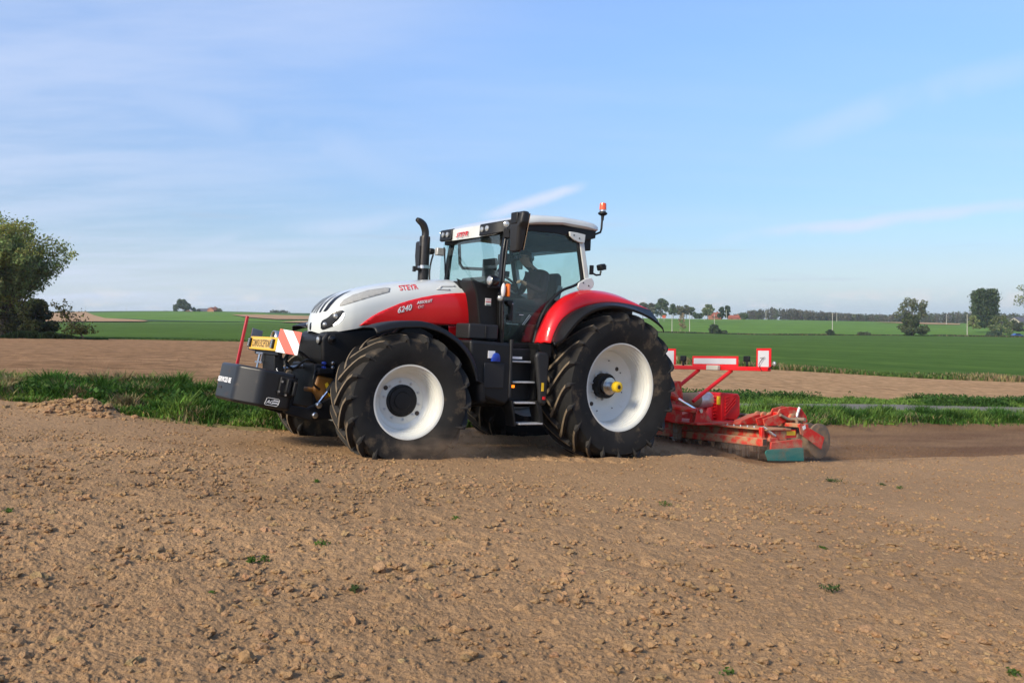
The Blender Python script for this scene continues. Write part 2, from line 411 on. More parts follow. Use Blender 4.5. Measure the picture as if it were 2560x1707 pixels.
def field_mat(name, a, b, scale, rough=.95, stretch=(1, 1), ang=0., bump=None, fine=None, east=None):
    """two-tone ground: noise between a and b, optionally stretched along drilling rows"""
    M = bpy.data.materials.new(name); M.use_nodes = True; nt = M.node_tree; N = nt.nodes; L = nt.links; p = N['Principled BSDF']
    p.inputs['Roughness'].default_value = 1.0; p.inputs['Specular IOR Level'].default_value = .02
    ge = N.new('ShaderNodeNewGeometry'); mp = N.new('ShaderNodeMapping'); mp.inputs['Rotation'].default_value = (0, 0, ang); mp.inputs['Scale'].default_value = (stretch[0], stretch[1], 1)
    L.new(ge.outputs['Position'], mp.inputs[0])
    n = N.new('ShaderNodeTexNoise'); n.inputs['Scale'].default_value = scale; n.inputs['Detail'].default_value = 10; n.inputs['Roughness'].default_value = .62
    L.new(mp.outputs[0], n.inputs['Vector'])
    r = N.new('ShaderNodeMapRange'); L.new(n.outputs['Fac'], r.inputs[0]); r.inputs[1].default_value = .32; r.inputs[2].default_value = .68
    mx = N.new('ShaderNodeMix'); mx.data_type = 'RGBA'; L.new(r.outputs[0], mx.inputs[0]); mx.inputs[6].default_value = (*a, 1); mx.inputs[7].default_value = (*b, 1)
    c = mx.outputs[2]
    if fine:
        n2 = N.new('ShaderNodeTexNoise'); n2.inputs['Scale'].default_value = fine[0]; n2.inputs['Detail'].default_value = 6; L.new(ge.outputs['Position'], n2.inputs['Vector'])
        r2 = N.new('ShaderNodeMapRange'); L.new(n2.outputs['Fac'], r2.inputs[0]); r2.inputs[1].default_value = .3; r2.inputs[2].default_value = .7; r2.inputs[3].default_value = 1 - fine[1]; r2.inputs[4].default_value = 1 + fine[1]
        v = N.new('ShaderNodeVectorMath'); v.operation = 'SCALE'; L.new(c, v.inputs[0]); L.new(r2.outputs[0], v.inputs['Scale']); c = v.outputs[0]
    if east:   # drier, paler ground towards the east
        sx = N.new('ShaderNodeSeparateXYZ'); L.new(ge.outputs['Position'], sx.inputs[0]); rx = N.new('ShaderNodeMapRange'); rx.interpolation_type = 'SMOOTHSTEP'; L.new(sx.outputs[0], rx.inputs[0])
        rx.inputs[1].default_value = -12; rx.inputs[2].default_value = 9
        mx2 = N.new('ShaderNodeMix'); mx2.data_type = 'RGBA'; mx2.blend_type = 'MULTIPLY'; L.new(rx.outputs[0], mx2.inputs[0]); L.new(c, mx2.inputs[6]); mx2.inputs[7].default_value = (*east, 1); c = mx2.outputs[2]
    L.new(c, p.inputs['Base Color'])
    if bump:
        n3 = N.new('ShaderNodeTexNoise'); n3.inputs['Scale'].default_value = bump[0]; n3.inputs['Detail'].default_value = 10; n3.inputs['Roughness'].default_value = .7
        L.new(ge.outputs['Position'], n3.inputs['Vector'])
        b = N.new('ShaderNodeBump'); b.inputs['Strength'].default_value = bump[1]; b.inputs['Distance'].default_value = bump[2]
        L.new(n3.outputs['Fac'], b.inputs['Height']); L.new(b.outputs[0], p.inputs['Normal'])
    return M

SOIL = (.338, .207, .106)
m_bare = field_mat('bare_field_soil', (.275, .155, .080), (.335, .200, .108), .30, stretch=(.5, 2.2), ang=radians(12), bump=(3.6, 1.0, .18), fine=(2.2, .34), east=(1.38, 1.46, 1.46))
m_wheat = field_mat('winter_wheat', (.050, .098, .019), (.086, .146, .030), .05, stretch=(.14, 2.4), ang=radians(4), bump=(.9, .5, .25), fine=(.35, .16))
m_light = field_mat('light_green_crop', (.090, .170, .030), (.122, .215, .042), .02, stretch=(.5, 2), fine=(.12, .15))
m_blue = field_mat('bluish_green_crop', (.050, .092, .044), (.064, .108, .050), .012, stretch=(.6, 2), fine=(.1, .12))
m_stub = field_mat('pale_stubble', (.33, .205, .115), (.40, .26, .15), .03, fine=(.15, .12))
m_verge = field_mat('verge_earth', (.09, .10, .035), (.26, .18, .09), .8, fine=(6, .3), bump=(8, .8, .06))
m_road = field_mat('worn_asphalt', (.15, .14, .125), (.20, .185, .16), 1.2, fine=(30, .2))
m_far = field_mat('far_country', (.06, .10, .05), (.11, .13, .07), .004)

band('verge_ground', 0, 1, m_verge, nr=24, rough=.02, freq=1.2, sink=.15)
band('bare_field', 1, 2, m_bare, nt=500, nr=60, rough=.05, freq=1.1, geo=1.5)
band('wheat_field', 2, 3, m_wheat, nr=40, geo=2.2)
band('light_green_field', 3, 4, m_light, nr=16)
band('distant_land', 4, 5, m_far, nr=12, geo=1.6)
# a sheet under everything, on to the horizon
g = MB(); g.add([(-3600, -3600, -21), (3600, -3600, -21), (3600, 3600, -21), (-3600, 3600, -21)], [(0, 1, 2, 3)])
tag(g.build('ground', m_far), kind='structure')

def patch(name, pts, m, y0=355, y1=800, dz=.25):
    """a field lying on the far slope; outline given by bearing column and how high it lies on the slope"""
    P = []
    for px, py in pts:
        Y = solve_depth(px, py, y0, y1); P.append(((px - 1280) / 2200 * Y, Y))
    # densify the outline, then triangulate with interior points
    out = []
    for i in range(len(P)):
        a = P[i]; b = P[(i + 1) % len(P)]; n = max(1, int(sqrt((a[0] - b[0]) ** 2 + (a[1] - b[1]) ** 2) / 12))
        out += [(a[0] + (b[0] - a[0]) * k / n, a[1] + (b[1] - a[1]) * k / n) for k in range(n)]
    v2, _, f2, *_ = delaunay_2d_cdt([Vector(p) for p in out], [], [list(range(len(out)))], 1, 1e-3)
    V = [(p.x, p.y, float(land(p.x, p.y)) + EYE + dz) for p in v2]
    b = MB(); b.add(V, [tuple(f) for f in f2])
    return tag(b.build(name, m, fix=False, smooth=60), kind='structure')
patch('upper_crop_field', [(-200, 806), (60, 806), (110, 797), (250, 797), (370, 804.5), (560, 806), (700, 807), (900, 808), (1100, 806), (1100, 789), (900, 786), (700, 783), (560, 779), (350, 778), (150, 780), (-200, 783)], m_blue)
patch('stubble_field', [(-150, 806), (360, 806.5), (370, 804), (330, 801), (262, 797.5), (235, 790), (215, 781), (150, 781), (90, 784), (-150, 787)], m_stub, dz=.5)
patch('tan_field', [(578, 788), (640, 787.5), (760, 791), (900, 795), (900, 799), (760, 800.5), (690, 800), (620, 795)], m_stub, dz=.5)
patch('tan_strip', [(700, 808), (740, 805), (800, 803.5), (900, 804), (900, 809), (760, 809)], m_stub, dz=.5)
patch('bare_strip', [(2180, 806), (2300, 807.2), (2400, 810), (2400, 813), (2300, 811), (2230, 808)], m_stub, dz=.4)
patch('bare_corner', [(2530, 824), (2640, 824), (2640, 829), (2530, 827)], m_stub, dz=.4)

# ------------------------------------------------------------------ lane between the verges
def ribbon(name, pts, w, m, dz):
    """strip of width w along ground points (X, Y), following the land"""
    L_ = []; R_ = []
    for i, p in enumerate(pts):
        a = Vector(pts[max(0, i - 1)]); b = Vector(pts[min(len(pts) - 1, i + 1)]); d = (b - a).normalized(); nrm = Vector((-d.y, d.x))
        for lst, sgn in ((L_, -1), (R_, 1)):
            q = Vector(p) + nrm * sgn * w / 2; lst.append((q.x, q.y, float(land(q.x, q.y)) + EYE + dz))
    b = MB(); b.grid([L_, R_]); return tag(b.build(name, m, fix=False, smooth=60), kind='structure')
lane = []
for t in np.linspace(.02, 1.3, 120):
    tcl = float(np.clip(t, CT[0], CT[-1])); ya = edge(0, tcl)[0]; yb = edge(1, tcl)[0]; Y = ya + (yb - ya) * .56
    lane.append((t * Y, Y))
ribbon('farm_lane', lane, 1.7, m_road, .05)

# ------------------------------------------------------------------ the tilled field in front
HX = radians(180 + 34.8); PITCH = radians(3.37)
TR = Vector((0.62132, 12.09904, -1.7425 + EYE))
TM = Matrix.Translation(TR) @ Euler((0, -PITCH, HX)).to_matrix().to_4x4(); TMI = TM.inverted()
def tractor_xy(X, Y):
    dx = X - TR.x; dy = Y - TR.y
    return dx * cos(HX) + dy * sin(HX), -dx * sin(HX) + dy * cos(HX)
def soil_height(X, Y, fine=True):
    z = near_plane(np.clip(X, -9, 16), Y) + .05 * fbm(X * .35, Y * .35, 3, 3)
    lx, ly = tractor_xy(X, Y)
    # the worked strip behind the harrow: lower, with a small berm on its edge and shallow furrows
    e0 = edge(0, np.clip(X / np.maximum(Y, .5), CT[0], CT[-1]))[0]; to_verge = smoothstep(.05, .9, e0 - Y)
    inside = smoothstep(-2.5, -2.9, lx) * smoothstep(1.62, 1.40, ly) * to_verge
    z = z - .11 * inside + inside * .03 * (1 - .8 * smoothstep(13, 17, Y)) * np.sin(ly * 2 * pi / .42 + .5 * fbm(lx * .6, ly, 9, 2))
    z = z - .075 * smoothstep(-1.0, -2.4, lx) * smoothstep(.4, 1.2, ly) * smoothstep(5.0, 2.5, ly) * smoothstep(-12, -6, lx)
    z = z + .035 * np.exp(-((ly - 1.78) / .12) ** 2) * smoothstep(-2.2, -2.8, lx) * (.7 + .9 * vnoise(lx * 5, ly * 5, 4))
    for k in range(16):   # open lug prints left beside the front wheel's rut
        z = z - .075 * np.exp(-(((lx - 2.05 + .205 * k) / .055) ** 2 + ((ly - 1.20 - .22 * (1.95 - lx)) / .09) ** 2)) * (k < 10)
    # wheel ruts with lug prints
    for yc in (.95, -.95):
        rut = smoothstep(3.0, 2.6, lx) * smoothstep(-2.6, -2.2, lx) * np.exp(-((ly - yc) / .27) ** 4)
        z = z - .05 * rut + .03 * rut * np.sin(lx * 2 * pi / .27 + abs(ly - yc) * 6)
        z = z + .03 * np.exp(-((ly - yc - .37) / .07) ** 2) * smoothstep(3.1, 2.7, lx) * smoothstep(-2.4, -1.8, lx) * (.5 + vnoise(lx * 6, ly * 3, 2))
    wet_in = smoothstep(-2.6, -3.0, lx) * smoothstep(1.66, 1.46, ly)
    moist = wet_in * (.75 + .5 * vnoise(lx * .5, ly * 3, 12)) + .6 * smoothstep(-1.7, -2.3, lx) * smoothstep(1.9, 1.5, ly) * (1 - wet_in)
    # a thrown-up lump of soil at the left end of the verge
    z = z + .16 * np.exp(-(((X + 5.55) / .42) ** 2 + ((Y - 11.25) / .30) ** 2)) * (1 + 1.1 * fbm(X * 5, Y * 4, 8, 3))
    if fine:
        lump = 1 - .5 * inside
        coarse = smoothstep(9.0, 6.2, Y + .25 * X + 1.2 * fbm(X * .5, Y * .5, 21, 2)) # the foreground is cloddier than the strip by the tractor
        amp = (.45 + .55 * coarse) * lump
        n1 = 1 - .85 * smoothstep(5.5, 10, Y); n2 = 1 - smoothstep(4.0, 7.5, Y)   # detail finer than the mesh is left to the material
        h = cells(X, Y, .19, .22, .014, .038, 100) * coarse
        h = np.maximum(h, cells(X, Y, .080, .5, .008, .022, 200) * (.35 + .65 * coarse) * (1 - .9 * smoothstep(9, 14, Y)))
        h = np.maximum(h, cells(X + .031, Y, .042, .8, .006, .015, 300) * (.7 + .3 * coarse) * n1)
        h = h + .6 * cells(X, Y + .013, .024, .85, .004, .010, 400) * n2
        z = z + h * lump + .030 * amp * (1 - .5 * smoothstep(10, 16, Y)) * fbm(X * 3.1, Y * 3.1, 30, 3) + .012 * (.5 + .5 * coarse) * n1 * fbm(X * 13, Y * 13, 40, 2) + .006 * lump * n2 * fbm(X * 42, Y * 42, 50, 2)
    return z, np.clip(moist, 0, 1)

def soil_colour(X, Y, moist, seed=60):
    n1 = fbm(X * .7, Y * .7, seed, 3)[..., None]; n2 = fbm(X * 22, Y * 22, seed + 3, 2)[..., None]
    c = np.array(SOIL) * (1 + .16 * n1 + .20 * n2)
    wet = np.array((.125, .062, .030)) * (1 + .35 * n2)
    mm = np.clip(moist, 0, 1)[..., None] * .92
    return np.clip(c * (1 - mm) + wet * mm, 0, 1)

m_soil = mat('tilled_soil', SOIL, rough=.97, spec=.12, attr='tone', noise=(70, .20), bump=(20, 1.0, .034))
nt_, nr_ = 1250, 540
ts = np.linspace(-.70, .70, nt_); y_e = edge(0, np.clip(ts, CT[0], CT[-1]))[0] + .25
q = np.linspace(0, 1, nr_)[:, None]
inv = (1 / 2.7) * (1 - q) + (1 / y_e)[None] * q; Yg = 1 / inv; Xg = ts[None] * Yg
# jitter the lattice a little so that no rows show
Yg = Yg + (hash2(np.arange(nr_)[:, None] * np.ones(nt_)[None], np.ones(nr_)[:, None] * np.arange(nt_)[None], 1) - .5) * .5 * np.gradient(Yg, axis=0) * (q > 0) * (q < 1) * (1 - smoothstep(8, 12, Yg))
Zg, Mg = soil_height(Xg, Yg); Zg = Zg + EYE
Cg = soil_colour(Xg, Yg, Mg)
ii = np.arange(nr_ - 1)[:, None] * nt_ + np.arange(nt_ - 1)[None]
tag(mesh_np('tilled_field', np.stack([Xg, Yg, Zg], -1).reshape(-1, 3), np.stack([ii, ii + 1, ii + nt_ + 1, ii + nt_], -1).reshape(-1, 4), m_soil, smooth=True, attrs={'tone': Cg.reshape(-1, 3)}), kind='structure')
# the same field further out to the sides and behind the camera, coarser
xs = np.linspace(-40, 40, 120); ys = np.linspace(-40, 26, 110); Xc, Yc = np.meshgrid(xs, ys)
Zc = near_plane(np.clip(Xc, -9, 16), Yc) - .16 + EYE
inside_edge = Yc < np.interp(np.clip(Xc / np.maximum(Yc, .5), CT[0], CT[-1]), TT, SY[0])
Zc = np.where((Yc > 0) & ~inside_edge, land(Xc, np.maximum(Yc, .5)) + EYE - .5, Zc)
Zc = np.where(abs(Xc) > 0.66 * np.maximum(Yc, 2.3), Zc + .10, Zc)
k = np.arange(109)[:, None] * 120 + np.arange(119)[None]
tag(mesh_np('field_headland', np.stack([Xc, Yc, Zc], -1).reshape(-1, 3), np.stack([k, k + 1, k + 121, k + 120], -1).reshape(-1, 4), m_soil, smooth=True, attrs={'tone': soil_colour(Xc, Yc, Xc * 0).reshape(-1, 3)}), kind='structure')

# loose clods lying on the field
def icosphere(sub):
    bm = bmesh.new(); bmesh.ops.create_icosphere(bm, subdivisions=sub, radius=1); V = np.array([v.co[:] for v in bm.verts]); F = np.array([[v.index for v in f.verts] for f in bm.faces]); bm.free(); return V, F
def clods(n, rmin, rmax, ymin, ymax, sub, seed, power=2.2, gate=True, around=None):
    r_ = np.random.default_rng(seed); V0, F0 = icosphere(sub)
    Y = np.sqrt(r_.random(n) * (ymax ** 2 - ymin ** 2) + ymin ** 2)
    X = (r_.random(n) * 1.32 - .66) * Y
    if around: X = around[0] + around[2] * r_.standard_normal(n); Y = around[1] + around[2] * .6 * r_.standard_normal(n)
    if gate is False: keep = Y < edge(0, np.clip(X / Y, CT[0], CT[-1]))[0] - .05
    else: keep = (fbm(X * .9, Y * .9, 77, 2) + .35 * r_.standard_normal(n) > -.25) & (Y + .25 * X < 9.2 + .5 * r_.standard_normal(n)); X = X[keep]; Y = Y[keep]; n = len(X)
    R_ = rmin + (rmax - rmin) * r_.random(n) ** power
    Z, Mo = soil_height(X, Y, fine=False); Z = Z + EYE; base = soil_colour(X, Y, Mo)
    out = []
    for i in range(n):
        d = V0 * (1 + .9 * vnoise(V0[:, 0] * 1.6 + i, V0[:, 1] * 1.6 + V0[:, 2] * 2.3, i)[:, None] + .5 * vnoise(V0[:, 0] * 4 + i, V0[:, 1] * 4 - V0[:, 2] * 4.3, i)[:, None] + .10 * (r_.random((len(V0), 1)) - .5))
        s = np.array([1 + .35 * r_.random(), .85 + .3 * r_.random(), .55 + .3 * r_.random()]) * R_[i]
        a = r_.random() * 2 * pi; d = d * s; c_, s_ = cos(a), sin(a)
        d = np.stack([d[:, 0] * c_ - d[:, 1] * s_, d[:, 0] * s_ + d[:, 1] * c_, d[:, 2]], -1)
        out.append(d + np.array([X[i], Y[i], Z[i] + R_[i] * (.05 + .25 * r_.random())]))
    V = np.concatenate(out); F = (F0[None] + (np.arange(n) * len(V0))[:, None, None]).reshape(-1, 3)
    tint = np.repeat((.90 + .16 * r_.random(n))[:, None] * base * (1 + .025 * r_.standard_normal((n, 3))), len(V0), 0)
    return V, F, tint
parts_ = [clods(190, .016, .040, 2.9, 8.5, 2, 1, 2.4), clods(3000, .011, .028, 2.9, 8.8, 2, 3, 1.7), clods(260, .012, .05, 9, 12, 2, 6, 1.8, False, (-5.55, 11.2, .33)), clods(11000, .006, .019, 2.8, 9.5, 1, 2, 2.0), clods(15000, .006, .017, 7.0, 17, 1, 4, 1.8, False)]
off = 0; VV = []; FF = []; CC = []
for V, F, C in parts_:
    VV.append(V); FF.append(F + off); CC.append(C); off += len(V)
tag(mesh_np('soil_clods', np.concatenate(VV), np.concatenate(FF), m_soil, smooth=False, attrs={'tone': np.clip(np.concatenate(CC), 0, 1)}), kind='stuff')

# bits of straw and root lying on the soil
n = 90; r_ = np.random.default_rng(44); Y = np.sqrt(r_.random(n) * (8.5 ** 2 - 2.9 ** 2) + 2.9 ** 2); X = (r_.random(n) * 1.3 - .65) * Y; Z, _ = soil_height(X, Y); Z = Z + EYE + .006
a = r_.random(n) * pi; L2 = .010 + .035 * r_.random(n) ** 2; tz = .012 * r_.standard_normal(n)
c_ = np.stack([X, Y, Z], -1); d = np.stack([np.cos(a) * L2, np.sin(a) * L2, tz], -1); w = np.stack([-np.sin(a), np.cos(a), 0 * a], -1) * .0016; u = np.array([0, 0, .0025])
V = np.stack([c_ - d - w, c_ - d + w, c_ - d + u, c_ + d - w, c_ + d + w, c_ + d + u], 1).reshape(-1, 3)
F = (np.arange(n)[:, None, None] * 6 + np.array([[0, 1, 4, 3], [1, 2, 5, 4], [2, 0, 3, 5]])[None]).reshape(-1, 4)
tag(mesh_np('straw', V, F, mat('dry_straw', (.40, .30, .17), rough=.9)), kind='stuff')
# ------------------------------------------------------------------ paints and materials of the machines
DUST = (.30, .19, .11)
M_white = mat('white_paint', (.57, .59, .565), rough=.32, coat=.6, coat_rough=.08, noise=(3, .03))
M_red = mat('red_paint', (.66, .009, .012), rough=.38, coat=.45, coat_rough=.06, spec=.35, noise=(3, .05))
M_black = mat('black_plastic', (.0075, .0075, .008), rough=.5, spec=.35, noise=(8, .15))
M_blackg = mat('black_gloss', (.006, .006, .0065), rough=.28, spec=.4)
M_dark = mat('dark_cast_iron', (.0075, .0075, .008), rough=.55, spec=.3, dust=(DUST, .07, 4))
M_grey = mat('grey_plastic', (.017, .017, .018), rough=.5, spec=.4)
M_exh = mat('exhaust_steel', (.035, .032, .030), rough=.38, metal=.6, noise=(14, .2))
M_rim = mat('rim_paint', (.64, .64, .59), rough=.34, coat=.3, dust=((.45, .38, .28), .10, 6))
M_tyre = mat('tyre_rubber', (.0115, .0112, .011), rough=.80, spec=.3, noise=(6, .3), dust=((.16, .118, .076), .24, 5), bump=(60, .12, .004))
M_lug = mat('dusty_lug_face', (.17, .128, .082), rough=.92, noise=(7, .35), bump=(70, .2, .004))
M_lugs = mat('lug_flank', (.020, .018, .0155), rough=.88, noise=(7, .3))
M_steel = mat('bare_steel', (.55, .55, .54), rough=.28, metal=1.0, noise=(20, .15))
M_alu = mat('aluminium_tread', (.55, .55, .54), rough=.45, metal=.4, noise=(30, .15))
M_chrome = mat('chrome', (.85, .85, .85), rough=.08, metal=1.0)
M_yellow = mat('yellow_plastic', (.80, .52, .015), rough=.4)
M_sticker = mat('yellow_sticker', (.78, .50, .02), rough=.45)
M_wsticker = mat('white_sticker', (.75, .75, .75), rough=.45)
M_blue = mat('blue_cap', (.015, .045, .33), rough=.4)
M_orange = mat('orange_lens', (.80, .16, .008), rough=.15, coat=.8)
M_lens = mat('lamp_lens', (.42, .42, .40), rough=.15, coat=1.0, metal=.5)
M_vent = mat('vent_mesh', (.33, .325, .30), rough=.6, noise=(120, .25), bump=(260, .5, .003))
M_grip = mat('grip_plastic', (.50, .505, .48), rough=.5)
M_seat = mat('seat_cloth', (.007, .007, .0075), rough=.85)
M_interior = mat('cab_lining', (.016, .017, .017), rough=.8)
M_redtxt = mat('red_print', (.55, .012, .02), rough=.4)
M_whitetxt = mat('white_print', (.74, .74, .74), rough=.4)
M_blacktxt = mat('black_print', (.03, .02, .015), rough=.5)
M_ochre = mat('ochre_cover', (.21, .085, .008), rough=.5, noise=(9, .2))
def glow(name, colr, s):
    M = bpy.data.materials.new(name); M.use_nodes = True; p = M.node_tree.nodes['Principled BSDF']
    p.inputs['Base Color'].default_value = (*colr, 1); p.inputs['Emission Color'].default_value = (*colr, 1); p.inputs['Emission Strength'].default_value = s; return M
M_drl = glow('daytime_light', (1, .96, .86), 2.0)
M_blinker = glow('lit_orange', (1, .22, .01), 1.0)
def glass(name, tint, refl=.10, film=.05, filmc=(.35, .42, .40)):
    M = bpy.data.materials.new(name); M.use_nodes = True; nt = M.node_tree; N = nt.nodes; L = nt.links
    for n in list(N): N.remove(n)
    out = N.new('ShaderNodeOutputMaterial'); tr = N.new('ShaderNodeBsdfTransparent'); tr.inputs[0].default_value = (*tint, 1)
    gl = N.new('ShaderNodeBsdfGlossy'); gl.inputs['Roughness'].default_value = .02; gl.inputs[0].default_value = (.9, .95, .95, 1)
    df = N.new('ShaderNodeBsdfDiffuse'); df.inputs[0].default_value = (*filmc, 1)
    lw = N.new('ShaderNodeLayerWeight'); lw.inputs[0].default_value = .5
    pw = N.new('ShaderNodeMath'); pw.operation = 'POWER'; L.new(lw.outputs['Facing'], pw.inputs[0]); pw.inputs[1].default_value = 4
    fr = N.new('ShaderNodeMath'); fr.operation = 'MULTIPLY_ADD'; L.new(pw.outputs[0], fr.inputs[0]); fr.inputs[1].default_value = .7; fr.inputs[2].default_value = .035
    tc = N.new('ShaderNodeTexCoord'); ns = N.new('ShaderNodeTexNoise'); ns.inputs['Scale'].default_value = 3; ns.inputs['Detail'].default_value = 6
    L.new(tc.outputs['Object'], ns.inputs['Vector'])
    mr = N.new('ShaderNodeMapRange'); L.new(ns.outputs['Fac'], mr.inputs[0]); mr.inputs[1].default_value = .3; mr.inputs[2].default_value = .75; mr.inputs[3].default_value = film * .5; mr.inputs[4].default_value = film * 1.8
    a = N.new('ShaderNodeMixShader'); L.new(mr.outputs[0], a.inputs[0]); L.new(tr.outputs[0], a.inputs[1]); L.new(df.outputs[0], a.inputs[2])
    b = N.new('ShaderNodeMixShader'); L.new(fr.outputs[0], b.inputs[0]); L.new(a.outputs[0], b.inputs[1]); L.new(gl.outputs[0], b.inputs[2])
    L.new(b.outputs[0], out.inputs[0]); return M
M_glass = glass('tinted_cab_glass', (.90, .965, .955), film=.006)
M_glassdoor = glass('tinted_door_glass', (.86, .935, .93), film=.007)

# ------------------------------------------------------------------ the tractor (x forward, y to its left, z up; origin under the rear axle)
T = empty('tractor', TR, (0, -PITCH, HX))
tag(T, 'red and white tractor with big white wheel rims and black front fender', 'tractor')

# ---- hood
def spline(pts, n=8):
    P = [Vector(p) for p in pts]; out = []
    for i in range(len(P) - 1):
        p0 = P[max(0, i - 1)]; p1 = P[i]; p2 = P[i + 1]; p3 = P[min(len(P) - 1, i + 2)]
        for k in range(n):
            t = k / n; out.append(.5 * ((2 * p1) + (p2 - p0) * t + (2 * p0 - 5 * p1 + 4 * p2 - p3) * t * t + (3 * p1 - p0 - 3 * p2 + p3) * t ** 3))
    return out + [P[-1]]
HXS = [1.70, 2.0, 2.3, 2.7, 3.0, 3.2, 3.33, 3.44, 3.52, 3.58, 3.62, 3.655]
HWS = [.50, .495, .488, .475, .46, .448, .425, .385, .325, .25, .175, .05]
HZT = [2.115, 2.11, 2.08, 2.02, 1.95, 1.89, 1.835, 1.775, 1.71, 1.64, 1.57, 1.46]
HZB = [1.55, 1.54, 1.53, 1.50, 1.475, 1.45, 1.42, 1.395, 1.375, 1.365, 1.36, 1.38]
def hood_p(x): return [float(np.interp(x, HXS, a)) for a in (HWS, HZT, HZB)]
def hood_y(x, z):
    w, zt, zb = hood_p(x); zm = zt - .62 * (zt - zb)
    if z <= zm: return w * (1 - .05 * ((zm - z) / (zm - zb)) ** 2)
    q = min(1, (z - zm) / (zt - zm)); return w * max(0, 1 - q ** 2.9) ** (1 / 2.9)
rows = []
for x in list(np.linspace(1.70, 3.3, 26)) + list(3.3 + .355 * np.sin(np.linspace(.06, 1, 18) * pi / 2)):
    w, zt, zb = hood_p(x); zm = zt - .62 * (zt - zb); half = []
    for k in range(7): 
        z = zb + (zm - zb) * k / 6; half.append((hood_y(x, z), z))
    for k in range(1, 17):
        a = pi / 2 * k / 16; c_, s_ = cos(a) ** (2 / 2.9), sin(a) ** (2 / 2.9); half.append((w * (c_ if k < 16 else 0), zm + (zt - zm) * s_))
    rows.append([(x, y, z) for y, z in half] + [(x, -y, z) for y, z in half[-2::-1]])
b = MB(); b.grid(rows); b.add(rows[-1], [tuple(range(len(rows[-1])))]); b.add(rows[0], [tuple(range(len(rows[0])))[::-1]])
hood = b.build('hood', M_white, T, smooth=50)

def drape(pts, off, name, m, parent, side=1, step=.03, thick=None, smooth=60):
    """a panel with outline pts (x, z) laid on the hood's side, standing off by off"""
    out = []
    for i in range(len(pts)):
        a = pts[i]; c = pts[(i + 1) % len(pts)]; n = max(1, int(sqrt((a[0] - c[0]) ** 2 + (a[1] - c[1]) ** 2) / step))
        out += [(a[0] + (c[0] - a[0]) * k / n, a[1] + (c[1] - a[1]) * k / n) for k in range(n)]
    xs_ = [p[0] for p in out]; zs_ = [p[1] for p in out]
    extra = [(x, z) for x in np.arange(min(xs_), max(xs_), step) for z in np.arange(min(zs_), max(zs_), step)]
    def ins(x, z):
        c = False
        for i in range(len(out)):
            x1, z1 = out[i]; x2, z2 = out[i - 1]
            if (z1 > z) != (z2 > z) and x < (x2 - x1) * (z - z1) / (z2 - z1) + x1: c = not c
        return c
    extra = [p for p in extra if ins(*p) and min((p[0] - q_[0]) ** 2 + (p[1] - q_[1]) ** 2 for q_ in out) > (step * .4) ** 2]
    allp = [Vector(p) for p in out + extra]
    v2, _, f2, *_ = delaunay_2d_cdt(allp, [], [list(range(len(out)))], 1, 1e-5)
    V = [(p.x, side * (hood_y(p.x, p.y) + off), p.y) for p in v2]
    bb = MB(); bb.add(V, [tuple(f) for f in f2])
    o = bb.build(name, m, parent, smooth=smooth, fix=True)
    if thick:
        md = o.modifiers.new('solid', 'SOLIDIFY'); md.thickness = thick; md.offset = 0
    return o
redtop = [(3.248, 1.468), (3.18, 1.528), (3.104, 1.586), (3.01, 1.642), (2.899, 1.695), (2.78, 1.75), (2.655, 1.795), (2.5, 1.84), (2.333, 1.879), (2.1, 1.918), (1.864, 1.944), (1.715, 1.955)]
redbot = [(1.715, 1.56), (2.1, 1.54), (2.54, 1.518), (3.042, 1.487)]
